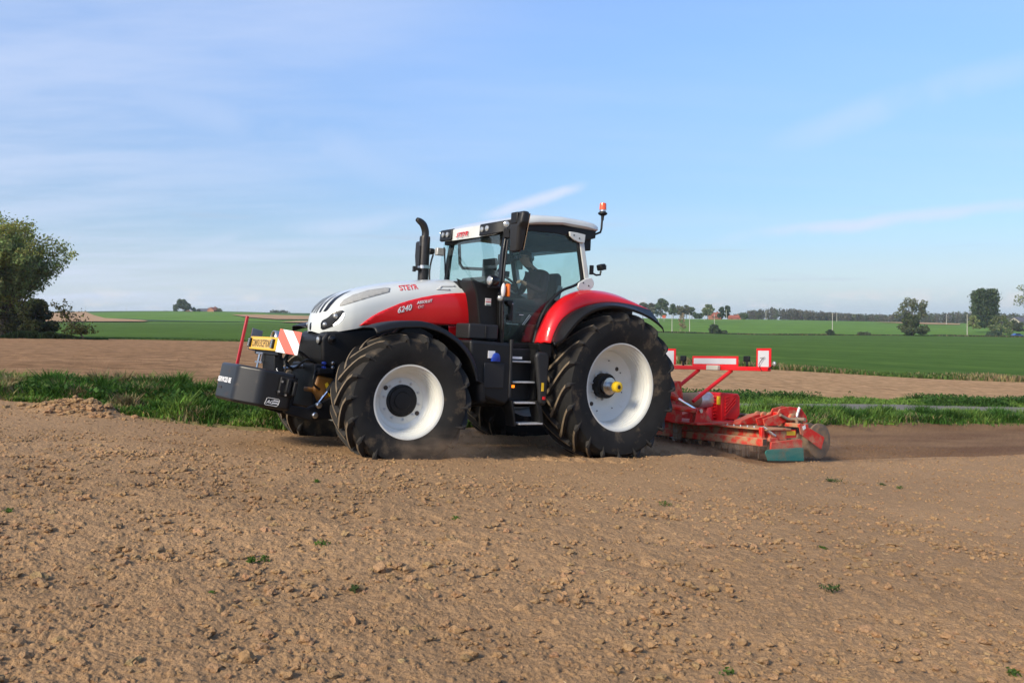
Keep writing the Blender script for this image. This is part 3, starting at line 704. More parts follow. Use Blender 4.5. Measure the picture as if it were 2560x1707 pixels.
for s_ in (1, -1):
    drape(redtop + redbot, .006, 'side_panel', M_red, T, s_, thick=.008)
    drape([(3.459, 1.673), (3.192, 1.776), (2.881, 1.877), (2.85, 1.925), (2.90, 1.928), (3.103, 1.886), (3.289, 1.817), (3.40, 1.752), (3.45, 1.70)], .003, 'hood_vent', M_vent, T, s_, thick=.004)
    hl = drape([(3.612, 1.475), (3.610, 1.415), (3.595, 1.399), (3.524, 1.442), (3.473, 1.501), (3.441, 1.568), (3.421, 1.618), (3.441, 1.628), (3.491, 1.619), (3.527, 1.593), (3.558, 1.548), (3.601, 1.507)], .003, 'headlight', M_blackg, T, s_, step=.012, thick=.004)
    drape([(3.519, 1.449), (3.488, 1.468), (3.452, 1.507), (3.427, 1.564), (3.420, 1.605), (3.436, 1.600), (3.452, 1.560), (3.480, 1.512), (3.522, 1.466)], .007, 'daytime_light', M_drl, hl, s_, step=.01, thick=.004)
    for (lx, lz, lr) in ((3.503, 1.56, .030), (3.584, 1.462, .030)):
        ly = hood_y(lx, lz); bl = MB(); bl.ball((lx - .004, s_ * (ly - .002), lz), lr, 14, 8); bl.build('lamp', M_lens, hl, smooth=60)
    def top_pt(x, y, off=.004):
        w, zt, zb = hood_p(x); zm = zt - .62 * (zt - zb); q = max(0., 1 - min(1, abs(y) / w) ** 2.9) ** (1 / 2.9); return (x + off * .5, y * (1 + off), zm + (zt - zm) * q + off)
    for outer, inner in (([(3.572, .215), (3.545, .235), (3.50, .232), (3.43, .205), (3.34, .170), (3.23, .140)], [(3.585, .178), (3.555, .175), (3.50, .158), (3.43, .133), (3.34, .118), (3.23, .137)]),
                         ([(3.595, .140), (3.565, .128), (3.51, .100), (3.43, .070), (3.34, .045)], [(3.605, .105), (3.572, .085), (3.51, .058), (3.43, .040), (3.34, .042)]),
                         ([(3.608, .048), (3.585, .040), (3.53, .022), (3.47, .012)], [(3.612, .026), (3.588, .016), (3.53, .006), (3.47, .010)])):
        o3 = spline([(a, c, 0) for a, c in outer], 5); i3 = spline([(a, c, 0) for a, c in inner], 5)
        b = MB(); b.grid([[top_pt(p.x * (1 - f) + q_.x * f, s_ * (p.y * (1 - f) + q_.y * f)) for f in (0, .33, .67, 1)] for p, q_ in zip(o3, i3)]); b.build('hood_stripe', M_blackg, T, smooth=60, fix=False)
b = MB(); b.ball((3.650, 0, 1.432), (.012, .035, .050), 20, 10); bd = b.build('badge', M_blackg, T, smooth=60)
# scooped grip near the hood's rear
drape([(2.285, 1.949), (2.205, 2.004), (2.011, 2.02), (2.009, 2.008), (2.19, 1.993), (2.235, 1.962), (2.10, 1.968), (2.10, 1.955)], .004, 'hood_grip', M_grip, T, 1, step=.02, thick=.01)
def hood_text(name, s, x, z, size, dx, dz, m, parent, shear=.3, bold=.0, off=.006, sq=1.):
    def dr(p, dep): return Vector((p.x, hood_y(p.x, p.z) + off + dep, p.z))
    return text(name, s, size, (x, .5, z), (-dx, 0, dz), (dz * .4, 0, 1), m, parent, shear, bold, .003, dr, sq)
hood_text('lettering', 'STEYR', 2.752, 1.905, .083, 1, .155, M_redtxt, T, .22, .0012, .005, 1.04)
hood_text('lettering', '6240', 2.806, 1.635, .094, 1, .29, M_whitetxt, T, .3, .0012, .014, .98)
hood_text('lettering', 'ABSOLUT', 2.560, 1.757, .047, 1, .20, M_whitetxt, T, .3, .0006, .014, .98)
hood_text('lettering', 'CVT', 2.548, 1.706, .046, 1, .20, M_whitetxt, T, .3, -.0004, .014, .86)
# seam that splits the lower red panel behind the fender
drape([(2.10, 1.53), (1.735, 1.545), (1.735, 1.37), (1.95, 1.35), (2.06, 1.42)], -.012, 'lower_side_panel', M_red, T, 1, thick=.008)
b = MB(); b.box((1.69, -.50, 1.52), (1.715, .50, 2.06)); b.build('bulkhead', M_black, T, bevel=.01)

# ---- nose lower part, engine block, chassis
b = MB(); b.prism([(3.60, 1.38), (3.66, 1.30), (3.64, 1.05), (3.50, .93), (3.0, .93), (2.6, 1.05), (2.0, 1.05), (1.72, 1.2), (1.72, 1.54), (2.6, 1.49), (3.3, 1.42)], 'y', -.36, .36)
b.build('engine_bay', M_black, T, bevel=.03, segs=3)
b = MB(); b.box((1.2, -.32, .55), (3.1, .32, 1.10)).box((-.45, -.38, .55), (1.3, .38, 1.35)); b.build('chassis', M_dark, T, bevel=.03)
b = MB(); b.box((2.80, -.78, .56), (3.06, .78, .76)).box((2.55, -.25, .50), (3.45, .25, .95)); b.build('front_axle', M_dark, T, bevel=.03)
b = MB(); b.lathe([(-.98, .16), (.98, .16)], (0, 0, .87), 'y', 20); b.build('rear_axle', M_dark, T)
for s_ in (1, -1):
    for (lx, lz) in ((3.66, 1.285), (3.54, 1.30)):
        ly = .30 if lx > 3.6 else .365
        b = MB(); b.lathe([(-.03, .05), (.015, .052), (.022, .046)], (lx, s_ * ly, lz), 'x' if lx > 3.6 else 'y', 20)
        wl = b.build('work_lamp', M_black, T, smooth=40)
        b = MB(); b.lathe([(.018, .042), (.030, .030), (.034, .001)], (lx, s_ * ly, lz), 'x' if lx > 3.6 else 'y', 18); 
        b.build('lamp_glass', M_lens if lx > 3.6 else M_blackg, wl, smooth=50)
# front linkage
b = MB(); b.box((3.40, -.34, .52), (3.72, .34, 1.02)).box((3.50, -.40, .90), (3.70, .40, .98))
b.build('linkage_frame', M_dark, T, bevel=.02)
for s_ in (1, -1):
    b = MB(); b.prism([(3.30, .56), (3.42, .42), (3.78, .40), (4.06, .48), (4.08, .58), (3.80, .54), (3.50, .68), (3.34, .68)], 'y', s_ * .36, s_ * .44)
    lk = b.build('lift_arm', M_dark, T, bevel=.012)
    for (px_, pz_) in ((3.70, .575), (3.74, .465)):
        b = MB(); b.lathe([(.0, .028), (.02, .034), (.05, .034), (.06, .022)], (px_, s_ * .44 if s_ > 0 else -.50, pz_), 'y', 14); b.build('pin', M_steel, lk, smooth=40)
    b = MB(); b.tube([(3.40, s_ * .40, .95), (3.58, s_ * .41, .72)], .032, 12); cy = b.build('lift_cylinder', M_black, T)
    b = MB(); b.tube([(3.56, s_ * .41, .745), (3.69, s_ * .41, .58)], .016, 10); b.build('piston_rod', M_chrome, cy)
b = MB(); b.prism([(3.46, .86), (3.68, .90), (3.73, .72), (3.66, .585), (3.50, .60), (3.42, .72)], 'y', .05, .36); b.build('pto_cover', M_ochre, T, bevel=.03, segs=3)
b = MB(); b.prism([(3.52, .62), (3.60, .80), (3.57, .82), (3.485, .625)], 'y', .372, .378); b.build('warning_sticker', M_sticker, T)
b = MB(); b.box((3.26, .372, .87), (3.32, .380, .99)); b.build('warning_sticker', M_sticker, T)
for k, (cx_, cz_) in enumerate(((3.62, 1.03), (3.62, .98), (3.52, 1.035), (3.52, .985))):
    b = MB(); b.lathe([(0, .018), (.05, .018), (.055, .012)], (cx_, .34, cz_), 'y', 12); b.build('hydraulic_coupler', M_blue if k < 2 else M_steel, T)
hoses = [[(3.66, .26, 1.02), (3.80, .30, 1.06), (3.90, .22, .96), (3.98, .15, 1.0)], [(3.66, .1, 1.05), (3.86, .12, 1.16), (3.98, .1, 1.06), (4.04, .08, .98)], [(3.66, .30, .98), (3.74, .40, .90), (3.74, .40, .80), (3.66, .38, .74)], [(3.6, -.2, 1.04), (3.75, -.25, 1.18), (3.8, -.3, 1.02), (3.7, -.3, .9)]]
for h_ in hoses:
    b = MB(); b.tube(spline(h_), .013, 8); b.build('hydraulic_hose', M_black, T, smooth=60)
b = MB(); b.tube([(3.72, 0, .98), (3.98, 0, .94)], .022, 10); b.build('front_top_link', M_steel, T)

# ---- wheels
def carcass(R, w, rr, rw):
    """(y, r) outline of the tyre, outside face to inside face"""
    h = [(rw, rr), (rw + .012, rr + .03), (w * .97, rr + (R - rr) * .30), (w * 1.02, rr + (R - rr) * .52), (w * 1.0, rr + (R - rr) * .72), (w * .93, R - .105), (w * .84, R - .074), (w * .6, R - .056), (w * .3, R - .050), (0, R - .048)]
    return h + [(-a, r) for a, r in h[-2::-1]]
def crown_r(R, w, rr, y):
    h = carcass(R, w, rr, 0)[3:10]; ys_ = [p[0] for p in h][::-1]; rs_ = [p[1] for p in h][::-1]
    return float(np.interp(abs(y), ys_, rs_))
def lug_mesh(R, w, rr, side, sweep, lw, mname):
    """one curved bar from the centre line out over the shoulder; side +1/-1"""
    path = []
    for s in np.linspace(0, 1, 9):  # over the crown
        y = -.03 + (w * .93 + .03) * s; ang = sweep * (s ** 1.25)
        path.append((y, R - .016 * s ** 3 - (.0 if s < .97 else .012), ang, .020 + lw * (1 - .25 * s), max(crown_r(R, w, rr, y) - .012, 0), lw * (1 - .25 * s)))
    for s in np.linspace(.3, 1, 4):  # down the side
        r0 = R - .03; r1 = rr + (R - rr) * .50
        r_o = r0 + (r1 - r0) * s; y = w * (1.0 + .045 * (1 - s)) + .012 * (1 - s); path.append((y, r_o, sweep * (1 + .16 * s), None, None, lw * .75 * (1 - .75 * s)))
    V = []; F = []; MI = []
    n = len(path)
    for i, (y, ro, a, _, ri, hw) in enumerate(path):
        if ri is not None and ro > R - .05: inner = (y - .0, ri); outer = (y + .012 * (i / 9.), ro)
        else: inner = (w * .90, ro - .0); outer = (y, ro)
        for (yy, r, wid) in ((inner[0], inner[1], hw * .5 + .012), (outer[0], outer[1], hw * .5), (outer[0], outer[1], -hw * .5), (inner[0], inner[1], -hw * .5 - .012)):
            t = a + wid / R; V.append((r * cos(t), side * yy, r * sin(t)))
    for i in range(n - 1):
        for j in range(4):
            q_ = (i * 4 + j, i * 4 + (j + 1) % 4, (i + 1) * 4 + (j + 1) % 4, (i + 1) * 4 + j)
            F.append(q_ if side > 0 else q_[::-1]); MI.append(0 if (j == 1 and i < 8) else 1)
    F.append((0, 1, 2, 3)); MI.append(1); F.append(tuple(range((n - 1) * 4, n * 4))); MI.append(1)
    me = bpy.data.meshes.new(mname); me.from_pydata(V, [], F); me.materials.append(M_lug); me.materials.append(M_lugs)
    bm = bmesh.new(); bm.from_mesh(me); bmesh.ops.recalc_face_normals(bm, faces=bm.faces); bm.to_mesh(me); bm.free()
    me.polygons.foreach_set('material_index', MI); me.update(); return me
LUGS = {}
def wheel(name, x, y, z, R, w, rr, rw, nl, sweep, lw, steer=0., phase=0., near=True, rear=True):
    b = MB(); b.lathe(carcass(R, w, rr, rw), seg=72, close=False)
    b.f = [f for f in b.f if len(f) == 4]
    t = b.build(name, M_tyre, T, smooth=50); t.location = (x, y, z); t.rotation_euler = (0, 0, steer)
    key = (R, w)
    if key not in LUGS: LUGS[key] = [lug_mesh(R, w, rr, s, sweep, lw, 'tread_lug') for s in (1, -1)]
    for k in range(nl):
        for q_, s in enumerate((1, -1)):
            o = bpy.data.objects.new('tread_lug', LUGS[key][q_]); link(o, t); o.rotation_euler = (0, phase + (k + .5 * q_) * 2 * pi / nl, 0)
    o_ = 1 if near else -1
    prof = [(rw + .004, rr - .004), (rw + .006, rr + .022), (rw - .006, rr + .026), (rw - .016, rr + .002), (rw - .03, rr - .022), (rw - .06, rr - .028), (rw - .068, rr - .038), (rw - .10, rr - .044), (rw - .106, rr - .054), (rw - .135, rr - .058), (rw - .14, rr - .066), (rw - .17, rr - .068), (rw - .175, rr - .074), (rw - .20, rr - .075)]
    if rear: prof += [(rw - .24, rr - .085), (rw - .29, rr - .090), (rw - .31, rr - .12), (rw - .335, rr - .17), (rw - .35, rr - .19), (rw - .355, rr - .28), (rw - .37, .18), (rw - .37, .0005)]
    else: prof += [(rw - .215, rr - .085), (rw - .225, rr - .11), (rw - .235, rr - .135), (rw - .225, .24), (rw - .225, .0005)]
    b = MB(); b.lathe([(o_ * a, r) for a, r in prof], seg=64, cap=False)
    rm = b.build('rim', M_rim, t, smooth=35)
    # the rim's bed on the other face
    b = MB(); b.lathe([(-o_ * (rw + .004), rr), (-o_ * (rw - .05), rr - .03), (o_ * (rw - .22), rr - .075)], seg=48); b.f = [f for f in b.f if len(f) == 4]; b.build('rim_bed', M_rim, t, smooth=35)
    if near:
        if rear:
            d = rw - .37
            b = MB(); b.lathe([(d - .02, .124), (d + .055, .124), (d + .06, .115), (d + .03, .11)], seg=32); b.build('hub', M_blackg, t, smooth=40)
            b = MB(); b.lathe([(d, .085), (d + .10, .085), (d + .12, .112), (d + .165, .112), (d + .17, .058), (d + .285, .058)], (0.0, 0, 0), seg=28); b.build('axle_stub', M_steel, t, smooth=35)
            b = MB(); b.lathe([(d + .27, .062), (d + .275, .070), (d + .335, .067), (d + .345, .055), (d + .345, .03), (d + .335, .028)], seg=28); b.build('axle_cap', M_yellow, t, smooth=40)
            b = MB(); b.lathe([(d + .345, .0255), (d + .349, .022)], seg=16); b.build('cap_bolt', M_blacktxt, t)
            for k in range(10):
                a = 2 * pi * (k + .3) / 10; b = MB(); b.lathe([(0, .020), (.012, .020), (.014, .014), (.032, .012)], (.178 * cos(a), d, .178 * sin(a)), seg=8); b.build('wheel_bolt', mat_bolt, t)
            for k in range(4):
                if k > 1: continue
                hx, hz = ((-.235, .22), (.17, -.235))[k]; b = MB(); b.lathe([(0, .028), (.006, .027)], (hx, d + .018, hz), seg=16); b.build('rim_hole', M_blacktxt, t)
            for k in range(8):
                a = .25 + 2 * pi * k / 8; b = MB(); b.lathe([(0, .009), (.004, .008)], (.335 * cos(a), d + .030, .335 * sin(a)), seg=8); b.build('rim_stud', M_dark, t)
        else:
            d = rw - .225
            b = MB(); b.lathe([(d - .02, .178), (d + .012, .178), (d + .018, .168), (d + .018, .150), (d + .032, .146), (d + .036, .10), (d + .050, .09), (d + .054, .0005)], seg=36); b.build('hub', M_black, t, smooth=35)
            for k in range(10):
                a = 2 * pi * (k + .3) / 10; b = MB(); b.lathe([(0, .015), (.012, .015), (.014, .010), (.024, .009)], (.212 * cos(a), d, .212 * sin(a)), seg=8); b.build('wheel_bolt', mat_bolt, t)
            for k in range(8):
                a = .2 + 2 * pi * k / 8; b = MB(); b.lathe([(0, .011), (.010, .010)], (.16 * cos(a), d + .015, .16 * sin(a)), seg=6); b.build('hub_bolt', M_dark, t)
            for a in (.62, .62 + pi):
                b = MB(); b.lathe([(0, .026), (.0025, .025)], (.235 * cos(a), d + .001, .235 * sin(a)), seg=16); b.build('rim_hole', M_blacktxt, t)
    return t
mat_bolt = mat('bolt_grey', (.52, .52, .50), rough=.5)
wheel('rear_wheel', 0, .98, .87, .955, .315, .545, .26, 20, .42, .052, near=True, rear=True, phase=.10)
wheel('rear_wheel', 0, -.98, .87, .955, .315, .545, .26, 20, .42, .052, near=False, rear=True, phase=.22)
wheel('front_wheel', 2.94, .95, .665, .752, .275, .392, .225, 18, .44, .048, steer=radians(-6), near=True, rear=False, phase=.05)
wheel('front_wheel', 2.90, -.95, .665, .752, .275, .392, .225, 18, .44, .048, steer=radians(-6), near=False, rear=False, phase=.16)
# ---- front fenders (black arcs over the front wheels, turned with them)
def arc_fender(pts_c, y0, y1, name, parent, lip=.05, m=None, thick=.012):
    """pts_c: (x, z) outline along the arc; the sheet runs from y0 to y1 with a turned-down outer lip"""
    rows = []
    for i, (x, z) in enumerate(pts_c):
        a = pts_c[max(0, i - 1)]; c = pts_c[min(len(pts_c) - 1, i + 1)]; d = Vector((c[0] - a[0], c[1] - a[1])).normalized(); nx, nz = -d.y, d.x
        if nz < 0 and abs(nz) > .2: nx, nz = -nx, -nz
        o = 1 if y1 > y0 else -1
        rows.append([(x, y0, z), (x + nx * .02, y0 + (y1 - y0) * .35, z + nz * .02), (x + nx * .02, y1 - o * .07, z + nz * .02), (x + nx * .008, y1 - o * .02, z + nz * .008), (x - nx * .03, y1, z - nz * .03), (x - nx * lip, y1 + o * .005, z - nz * lip)])
    b = MB(); b.grid(rows); o_ = b.build(name, m or M_black, parent, smooth=60, solid=thick); return o_
def smooth_pts(p, n=5):
    q = spline([(a, 0, c) for a, c in p], n); return [(v.x, v.z) for v in q]
ff = smooth_pts([(3.42, 1.425), (3.22, 1.485), (3.0, 1.515), (2.80, 1.515), (2.58, 1.46), (2.37, 1.345), (2.20, 1.17), (2.10, .93), (2.055, .66)])
arc_fender(ff, .74, 1.20, 'front_fender', T)
arc_fender(ff, -.74, -1.20, 'front_fender', T)
for s_ in (1, -1):
    b = MB(); b.tube([(2.98, s_ * .5, .9), (2.95, s_ * .62, 1.36), (2.9, s_ * .86, 1.49)], .03, 8).tube([(2.4, s_ * .55, .9), (2.45, s_ * .7, 1.3), (2.5, s_ * .88, 1.41)], .03, 8); b.build('fender_bracket', M_black, T)
# ---- rear fenders
C1 = smooth_pts([(1.055, 1.37), (1.02, 1.50), (.95, 1.65), (.85, 1.80), (.68, 1.95), (.48, 2.045), (.28, 2.085), (0.0, 2.085), (-.30, 2.04), (-.56, 1.935)], 4)
C2 = smooth_pts([(1.06, 1.375), (1.03, 1.52), (.965, 1.68), (.86, 1.82), (.68, 1.945), (.47, 2.02), (.27, 2.05), (0.0, 2.05), (-.32, 1.995), (-.58, 1.905)], 4)
C3 = smooth_pts([(1.01, 1.38), (.96, 1.52), (.88, 1.655), (.77, 1.745), (.63, 1.815), (.41, 1.89), (.18, 1.935), (-.06, 1.945), (-.35, 1.925), (-.60, 1.885)], 4)
C4 = smooth_pts([(1.14, 1.375), (1.01, 1.44), (.94, 1.52), (.76, 1.70), (.53, 1.825), (.23, 1.885), (-.12, 1.855), (-.40, 1.78), (-.60, 1.68), (-.64, 1.63)], 4)
for s_ in (1, -1):
    b = MB(); rows = []
    for a, c, d in zip(C1, C2, C3):
        r_ = [Vector((a[0], s_ * .80, a[1])), Vector(((a[0] + c[0]) / 2, s_ * .87, (a[1] + c[1]) / 2 + .012)), Vector((c[0], s_ * .93, c[1])), Vector((c[0] * .72 + d[0] * .28, s_ * .985, c[1] * .72 + d[1] * .28 + .012)), Vector((d[0], s_ * 1.075, d[1]))]
        rows.append(r_)
    b.grid(rows); fd = b.build('rear_fender', M_red, T, smooth=60, solid=.014)
    b = MB(); rows = []
    for d, e in zip(C3, C4):
        rows.append([(d[0], s_ * 1.077, d[1] - .004), (d[0] * .6 + e[0] * .4, s_ * 1.17, d[1] * .55 + e[1] * .45 + .018), (d[0] * .15 + e[0] * .85, s_ * 1.265, d[1] * .12 + e[1] * .88 + .01), (e[0], s_ * 1.30, e[1]), (e[0] - .012, s_ * 1.302, e[1] - .03)])
    b.grid(rows); b.build('fender_flare', M_black, fd, smooth=60, solid=.016)
    # inner wheel house closing the cab side
    b = MB(); b.prism([(p[0], p[1] - .01) for p in C1] + [(-.50, 1.2), (.2, 1.2), (1.03, 1.2)], 'y', s_ * .76, s_ * .795); b.build('wheel_house', M_black, T)
    b = MB(); b.prism([(1.05, 1.37), (1.16, 1.37), (1.10, 1.24), (.95, 1.20), (.95, 1.37)], 'y', s_ * .8, s_ * 1.02); b.build('fender_foot', M_black, T, bevel=.01)

# ---- tank, tool box, steps
b = MB(); b.prism([(2.14, 1.37), (1.58, 1.355), (1.555, 1.28), (1.545, .68), (1.62, .62), (1.90, .70), (2.06, .86), (2.12, 1.1)], 'y', .42, 1.04); tank = b.build('fuel_tank', M_black, T, bevel=.035, segs=3)
b = MB(); b.box((1.66, 1.035, .82), (1.945, 1.055, 1.115)); b.build('tank_recess_panel', M_grey, tank, bevel=.015)
b = MB(); b.lathe([(1.03, .034), (1.06, .034), (1.062, .048), (1.085, .048), (1.09, .040)], (1.80, 0, 1.185), 'y', 18).box((1.75, 1.04, 1.135), (1.85, 1.085, 1.18)); b.build('tank_cap', M_blue, tank, smooth=40)
b = MB(); b.box((1.80, 1.042, 1.17), (1.895, 1.048, 1.255)); b.build('filler_sticker', M_wsticker, tank)
b = MB(); b.tube([(1.565, 1.03, 1.40), (1.565, 1.03, 1.30), (1.56, 1.035, .72)], .022, 10); b.build('tank_rail', M_grey, tank, smooth=60)
b = MB(); b.box((1.64, .55, 1.385), (2.055, .86, 1.565)); tb = b.build('tool_box', M_grey, T, bevel=.02, segs=3)
b = MB(); b.box((1.80, .857, 1.40), (1.83, .868, 1.55)); b.build('tool_box_rib', M_black, tb, bevel=.004)
b = MB(); b.box((1.12, .5, .66), (1.55, .90, 1.30)); b.build('battery_box', M_black, T, bevel=.02)
steps = empty('cab_steps', (0, 0, 0), parent=T)
for (x0, x1, z_, y_) in ((1.24, 1.545, 1.152, 1.0), (1.19, 1.515, .908, 1.03), (1.14, 1.485, .664, 1.06), (1.085, 1.435, .418, 1.09)):
    b = MB(); b.box((x0, y_ - .20, z_ - .022), (x1, y_, z_)); b.build('tread', M_alu, steps, bevel=.006)
b = MB(); b.prism([(1.56, .68), (1.50, .38), (1.47, .38), (1.53, .68)], 'y', .9, 1.08).prism([(1.20, .68), (1.10, .38), (1.06, .38), (1.12, .68)], 'y', .9, 1.08); b.build('step_hanger', M_black, steps, bevel=.005)
b = MB(); b.box((1.14, .86, .69), (1.18, 1.0, 1.3)).box((1.53, .86, .69), (1.56, 1.0, 1.3)).box((1.14, .855, .69), (1.56, .87, 1.3)); b.build('step_well', M_black, steps)
b = MB(); b.prism([(1.255, 1.22), (1.22, 1.27), (1.08, 1.265), (1.05, 1.22), (1.06, .66), (1.10, .62), (1.17, .66), (1.18, .8)], 'y', 1.05, 1.12); b.build('step_guard', M_grey, steps, bevel=.03, segs=3)
b = MB(); b.box((1.385, 1.005, 1.172), (1.565, 1.012, 1.20)); b.build('white_label', M_wsticker, steps)
b = MB(); b.box((1.127, 1.122, .80), (1.158, 1.128, .90)); b.build('warning_sticker', M_sticker, steps)
b = MB(); b.box((1.395, .872, .822), (1.475, .905, .858)); b.build('step_light', M_blinker, steps, bevel=.008)
b = MB(); b.box((1.105, 1.12, .70), (1.135, 1.14, .735)); b.build('red_switch', M_redtxt, steps)

# ---- cab
cab = empty('cab', (0, 0, 0), parent=T)
b = MB(); b.box((.15, -.74, 1.28), (1.58, .74, 1.345)); b.build('cab_floor', M_black, cab, bevel=.01)
def pillar(name, path, w, d, m, bev=.01):
    """bar of section w (along x) by d (along y) through points"""
    b = MB(); rows = [[(p[0] - w / 2, p[1] - d / 2, p[2]), (p[0] + w / 2, p[1] - d / 2, p[2]), (p[0] + w / 2, p[1] + d / 2, p[2]), (p[0] - w / 2, p[1] + d / 2, p[2])] for p in path]
    b.grid(rows, True); n = len(rows) * 4
    b.f += [(0, 1, 2, 3), (n - 4, n - 3, n - 2, n - 1)]; b.mi += [0, 0]
    return b.build(name, m, cab, bevel=bev, smooth=40)
for s_ in (1, -1):
    xf = 1.575 if s_ > 0 else 1.46
    yf = .775 if s_ > 0 else .72
    pillar('front_pillar', [(xf - .03, s_ * yf, 1.30), (xf, s_ * yf, 1.7), (xf + .01, s_ * yf, 2.1), (xf - .01, s_ * (yf - .01), 2.45), (xf - .055, s_ * (yf - .02), 2.76)], .055, .07, M_blackg)
    pillar('rear_pillar', [(.235, s_ * .76, 2.10), (.27, s_ * .765, 2.28), (.335, s_ * .765, 2.55), (.385, s_ * .755, 2.80)], .075, .06, M_white)
    for nm, pts in (('pillar_bracket', [(.60, 2.81), (.585, 2.755), (.53, 2.715), (.44, 2.688), (.345, 2.69), (.335, 2.80), (.47, 2.81)]), ('pillar_bracket', [(.20, 2.255), (.30, 2.235), (.405, 2.175), (.425, 2.11), (.39, 2.075), (.24, 2.085), (.165, 2.14), (.155, 2.2)])):
        b = MB(); b.prism(pts, 'y', s_ * .79, s_ * .82); pb = b.build(nm, M_white, cab, bevel=.008)
        cx_ = sum(p[0] for p in pts) / len(pts); cz_ = sum(p[1] for p in pts) / len(pts)
        for dx, dz in ((.055, .018), (-.035, -.012)):
            b = MB(); b.lathe([(s_ * .815, .010), (s_ * .826, .009)], (cx_ + dx, 0, cz_ + dz), 'y', 8); b.build('bolt', M_dark, pb)
    pillar('rear_seal', [(.285, s_ * .755, 2.12), (.315, s_ * .757, 2.28), (.375, s_ * .757, 2.55), (.42, s_ * .75, 2.72)], .05, .05, M_black)
# header under the roof, all round
b = MB(); b.prism([(1.53, 2.70), (1.16, 2.755), (.78, 2.768), (.55, 2.752), (.40, 2.70), (.12, 2.78), (.12, 2.90), (1.2, 2.92), (1.55, 2.80)], 'y', .70, .765)
b.prism([(1.53, 2.70), (1.16, 2.755), (.78, 2.768), (.55, 2.752), (.40, 2.70), (.12, 2.78), (.12, 2.90), (1.2, 2.92), (1.55, 2.80)], 'y', -.765, -.70)
b.box((1.44, -.72, 2.64), (1.53, .72, 2.80)).box((.14, -.70, 2.62), (.30, .70, 2.88)).box((.3, -.69, 2.74), (1.45, .69, 2.80)); b.build('roof_frame', M_black, cab, bevel=.01)
# glazing
DC = [(.235, 2.25), (.42, 2.13), (.64, 2.04), (.82, 1.88), (.94, 1.70), (1.01, 1.50), (1.04, 1.37)]
DG = DC + [(1.52, 1.36), (1.545, 1.7), (1.555, 2.1), (1.545, 2.45), (1.505, 2.70), (1.16, 2.755), (.78, 2.768), (.55, 2.752), (.42, 2.69)]
for s_ in (1, -1):
    b = MB(); b.prism(DG, 'y', s_ * .762, s_ * .768); dg_ = b.build('side_window', M_glassdoor if s_ > 0 else M_glass, cab, smooth=None)
    dcs = smooth_pts(DC, 5); b = MB(); b.tube([(p[0] + .012, s_ * .775, p[1] + .012) for p in dcs], .018, 6); b.build('door_seal', M_black, cab, smooth=60)
    b = MB(); b.box((.24, s_ * .74, 1.30), (1.55, s_ * .775, 1.365)); b.build('door_sill', M_black, cab, bevel=.01)
b = MB(); b.prism([(-.70, 1.93), (.75, 1.93), (.75, 2.66), (-.70, 2.66)], 'x', 0, .005); ws = b.build('windshield', M_glass, cab, smooth=None)
for v in ws.data.vertices: 
    t_ = (v.co.y + .70) / 1.45; v.co.x += 1.475 + .115 * t_ - .055 * (v.co.z - 1.93) + 0.02 * sin(pi * t_)
b = MB(); b.prism([(-.68, 1.95), (.68, 1.95), (.70, 2.64), (-.70, 2.64)], 'x', .305, .31); b.build('rear_window', M_glass, cab, smooth=None)
for v in cab.children[-1].data.vertices: v.co.x -= .10 * (2.64 - v.co.z) / .7 - .06
b = MB(); b.prism([(-.70, 1.3), (.70, 1.3), (.70, 1.96), (-.70, 1.96)], 'x', .16, .20); b.build('rear_wall', M_interior, cab)
# cowl between hood and windshield
b = MB(); b.prism([(1.98, 2.085), (1.90, 1.93), (1.83, 1.55), (1.50, 1.40), (1.50, 1.98), (1.66, 2.04)], 'y', .44, .735); b.prism([(1.98, 2.085), (1.83, 1.55), (1.50, 1.55), (1.50, 1.99)], 'y', -.72, .44); b.build('cowl', M_black, cab, bevel=.02)
b = MB(); b.box((1.69, .736, 1.795), (1.77, .742, 1.88)); cs = b.build('cowl_sticker', M_wsticker, cab)
b = MB(); b.box((1.692, .742, 1.833), (1.768, .744, 1.842)).box((1.692, .742, 1.862), (1.768, .744, 1.866)); b.build('sticker_band', M_redtxt, cs)
b = MB()
for k in range(4): b.box((1.697 + k * .018, .742, 1.80), (1.709 + k * .018, .744, 1.812))
b.build('sticker_print', mat('green_print', (.02, .12, .06), rough=.5), cs)
b = MB(); b.prism([(1.495, 1.875), (1.405, 1.875), (1.40, 1.64), (1.455, 1.63), (1.465, 1.70), (1.435, 1.72), (1.44, 1.80), (1.49, 1.83)], 'y', .77, .805); dh = b.build('door_handle', M_black, cab, bevel=.01)
b = MB(); b.ball((1.418, .808, 1.835), (.009, .006, .009), 8, 6); b.build('lock', M_chrome, dh)
b = MB(); b.lathe([(.768, .022), (.785, .020)], (1.21, 0, 1.475), 'y', 14); b.build('glass_stud', M_black, cab)
b = MB(); b.tube(spline([(1.30, .79, 1.71), (1.24, .79, 1.71)]), .004, 6); b.build('glass_print', M_wsticker, cab)
text('glass_print', 'MADE IN AUSTRIA', .022, (1.475, .7695, 1.585), (-1, 0, 0), (0, 0, 1), mat('pale_green_print', (.35, .55, .50), rough=.6), cab)
b = MB(); b.tube([(1.235, .772, 1.59), (1.13, .772, 1.72)], .004, 5).tube([(1.21, .772, 1.59), (1.11, .772, 1.71)], .003, 5); b.build('wiper_scratch', mat('glass_scratch', (.45, .55, .53), rough=.4), cab)
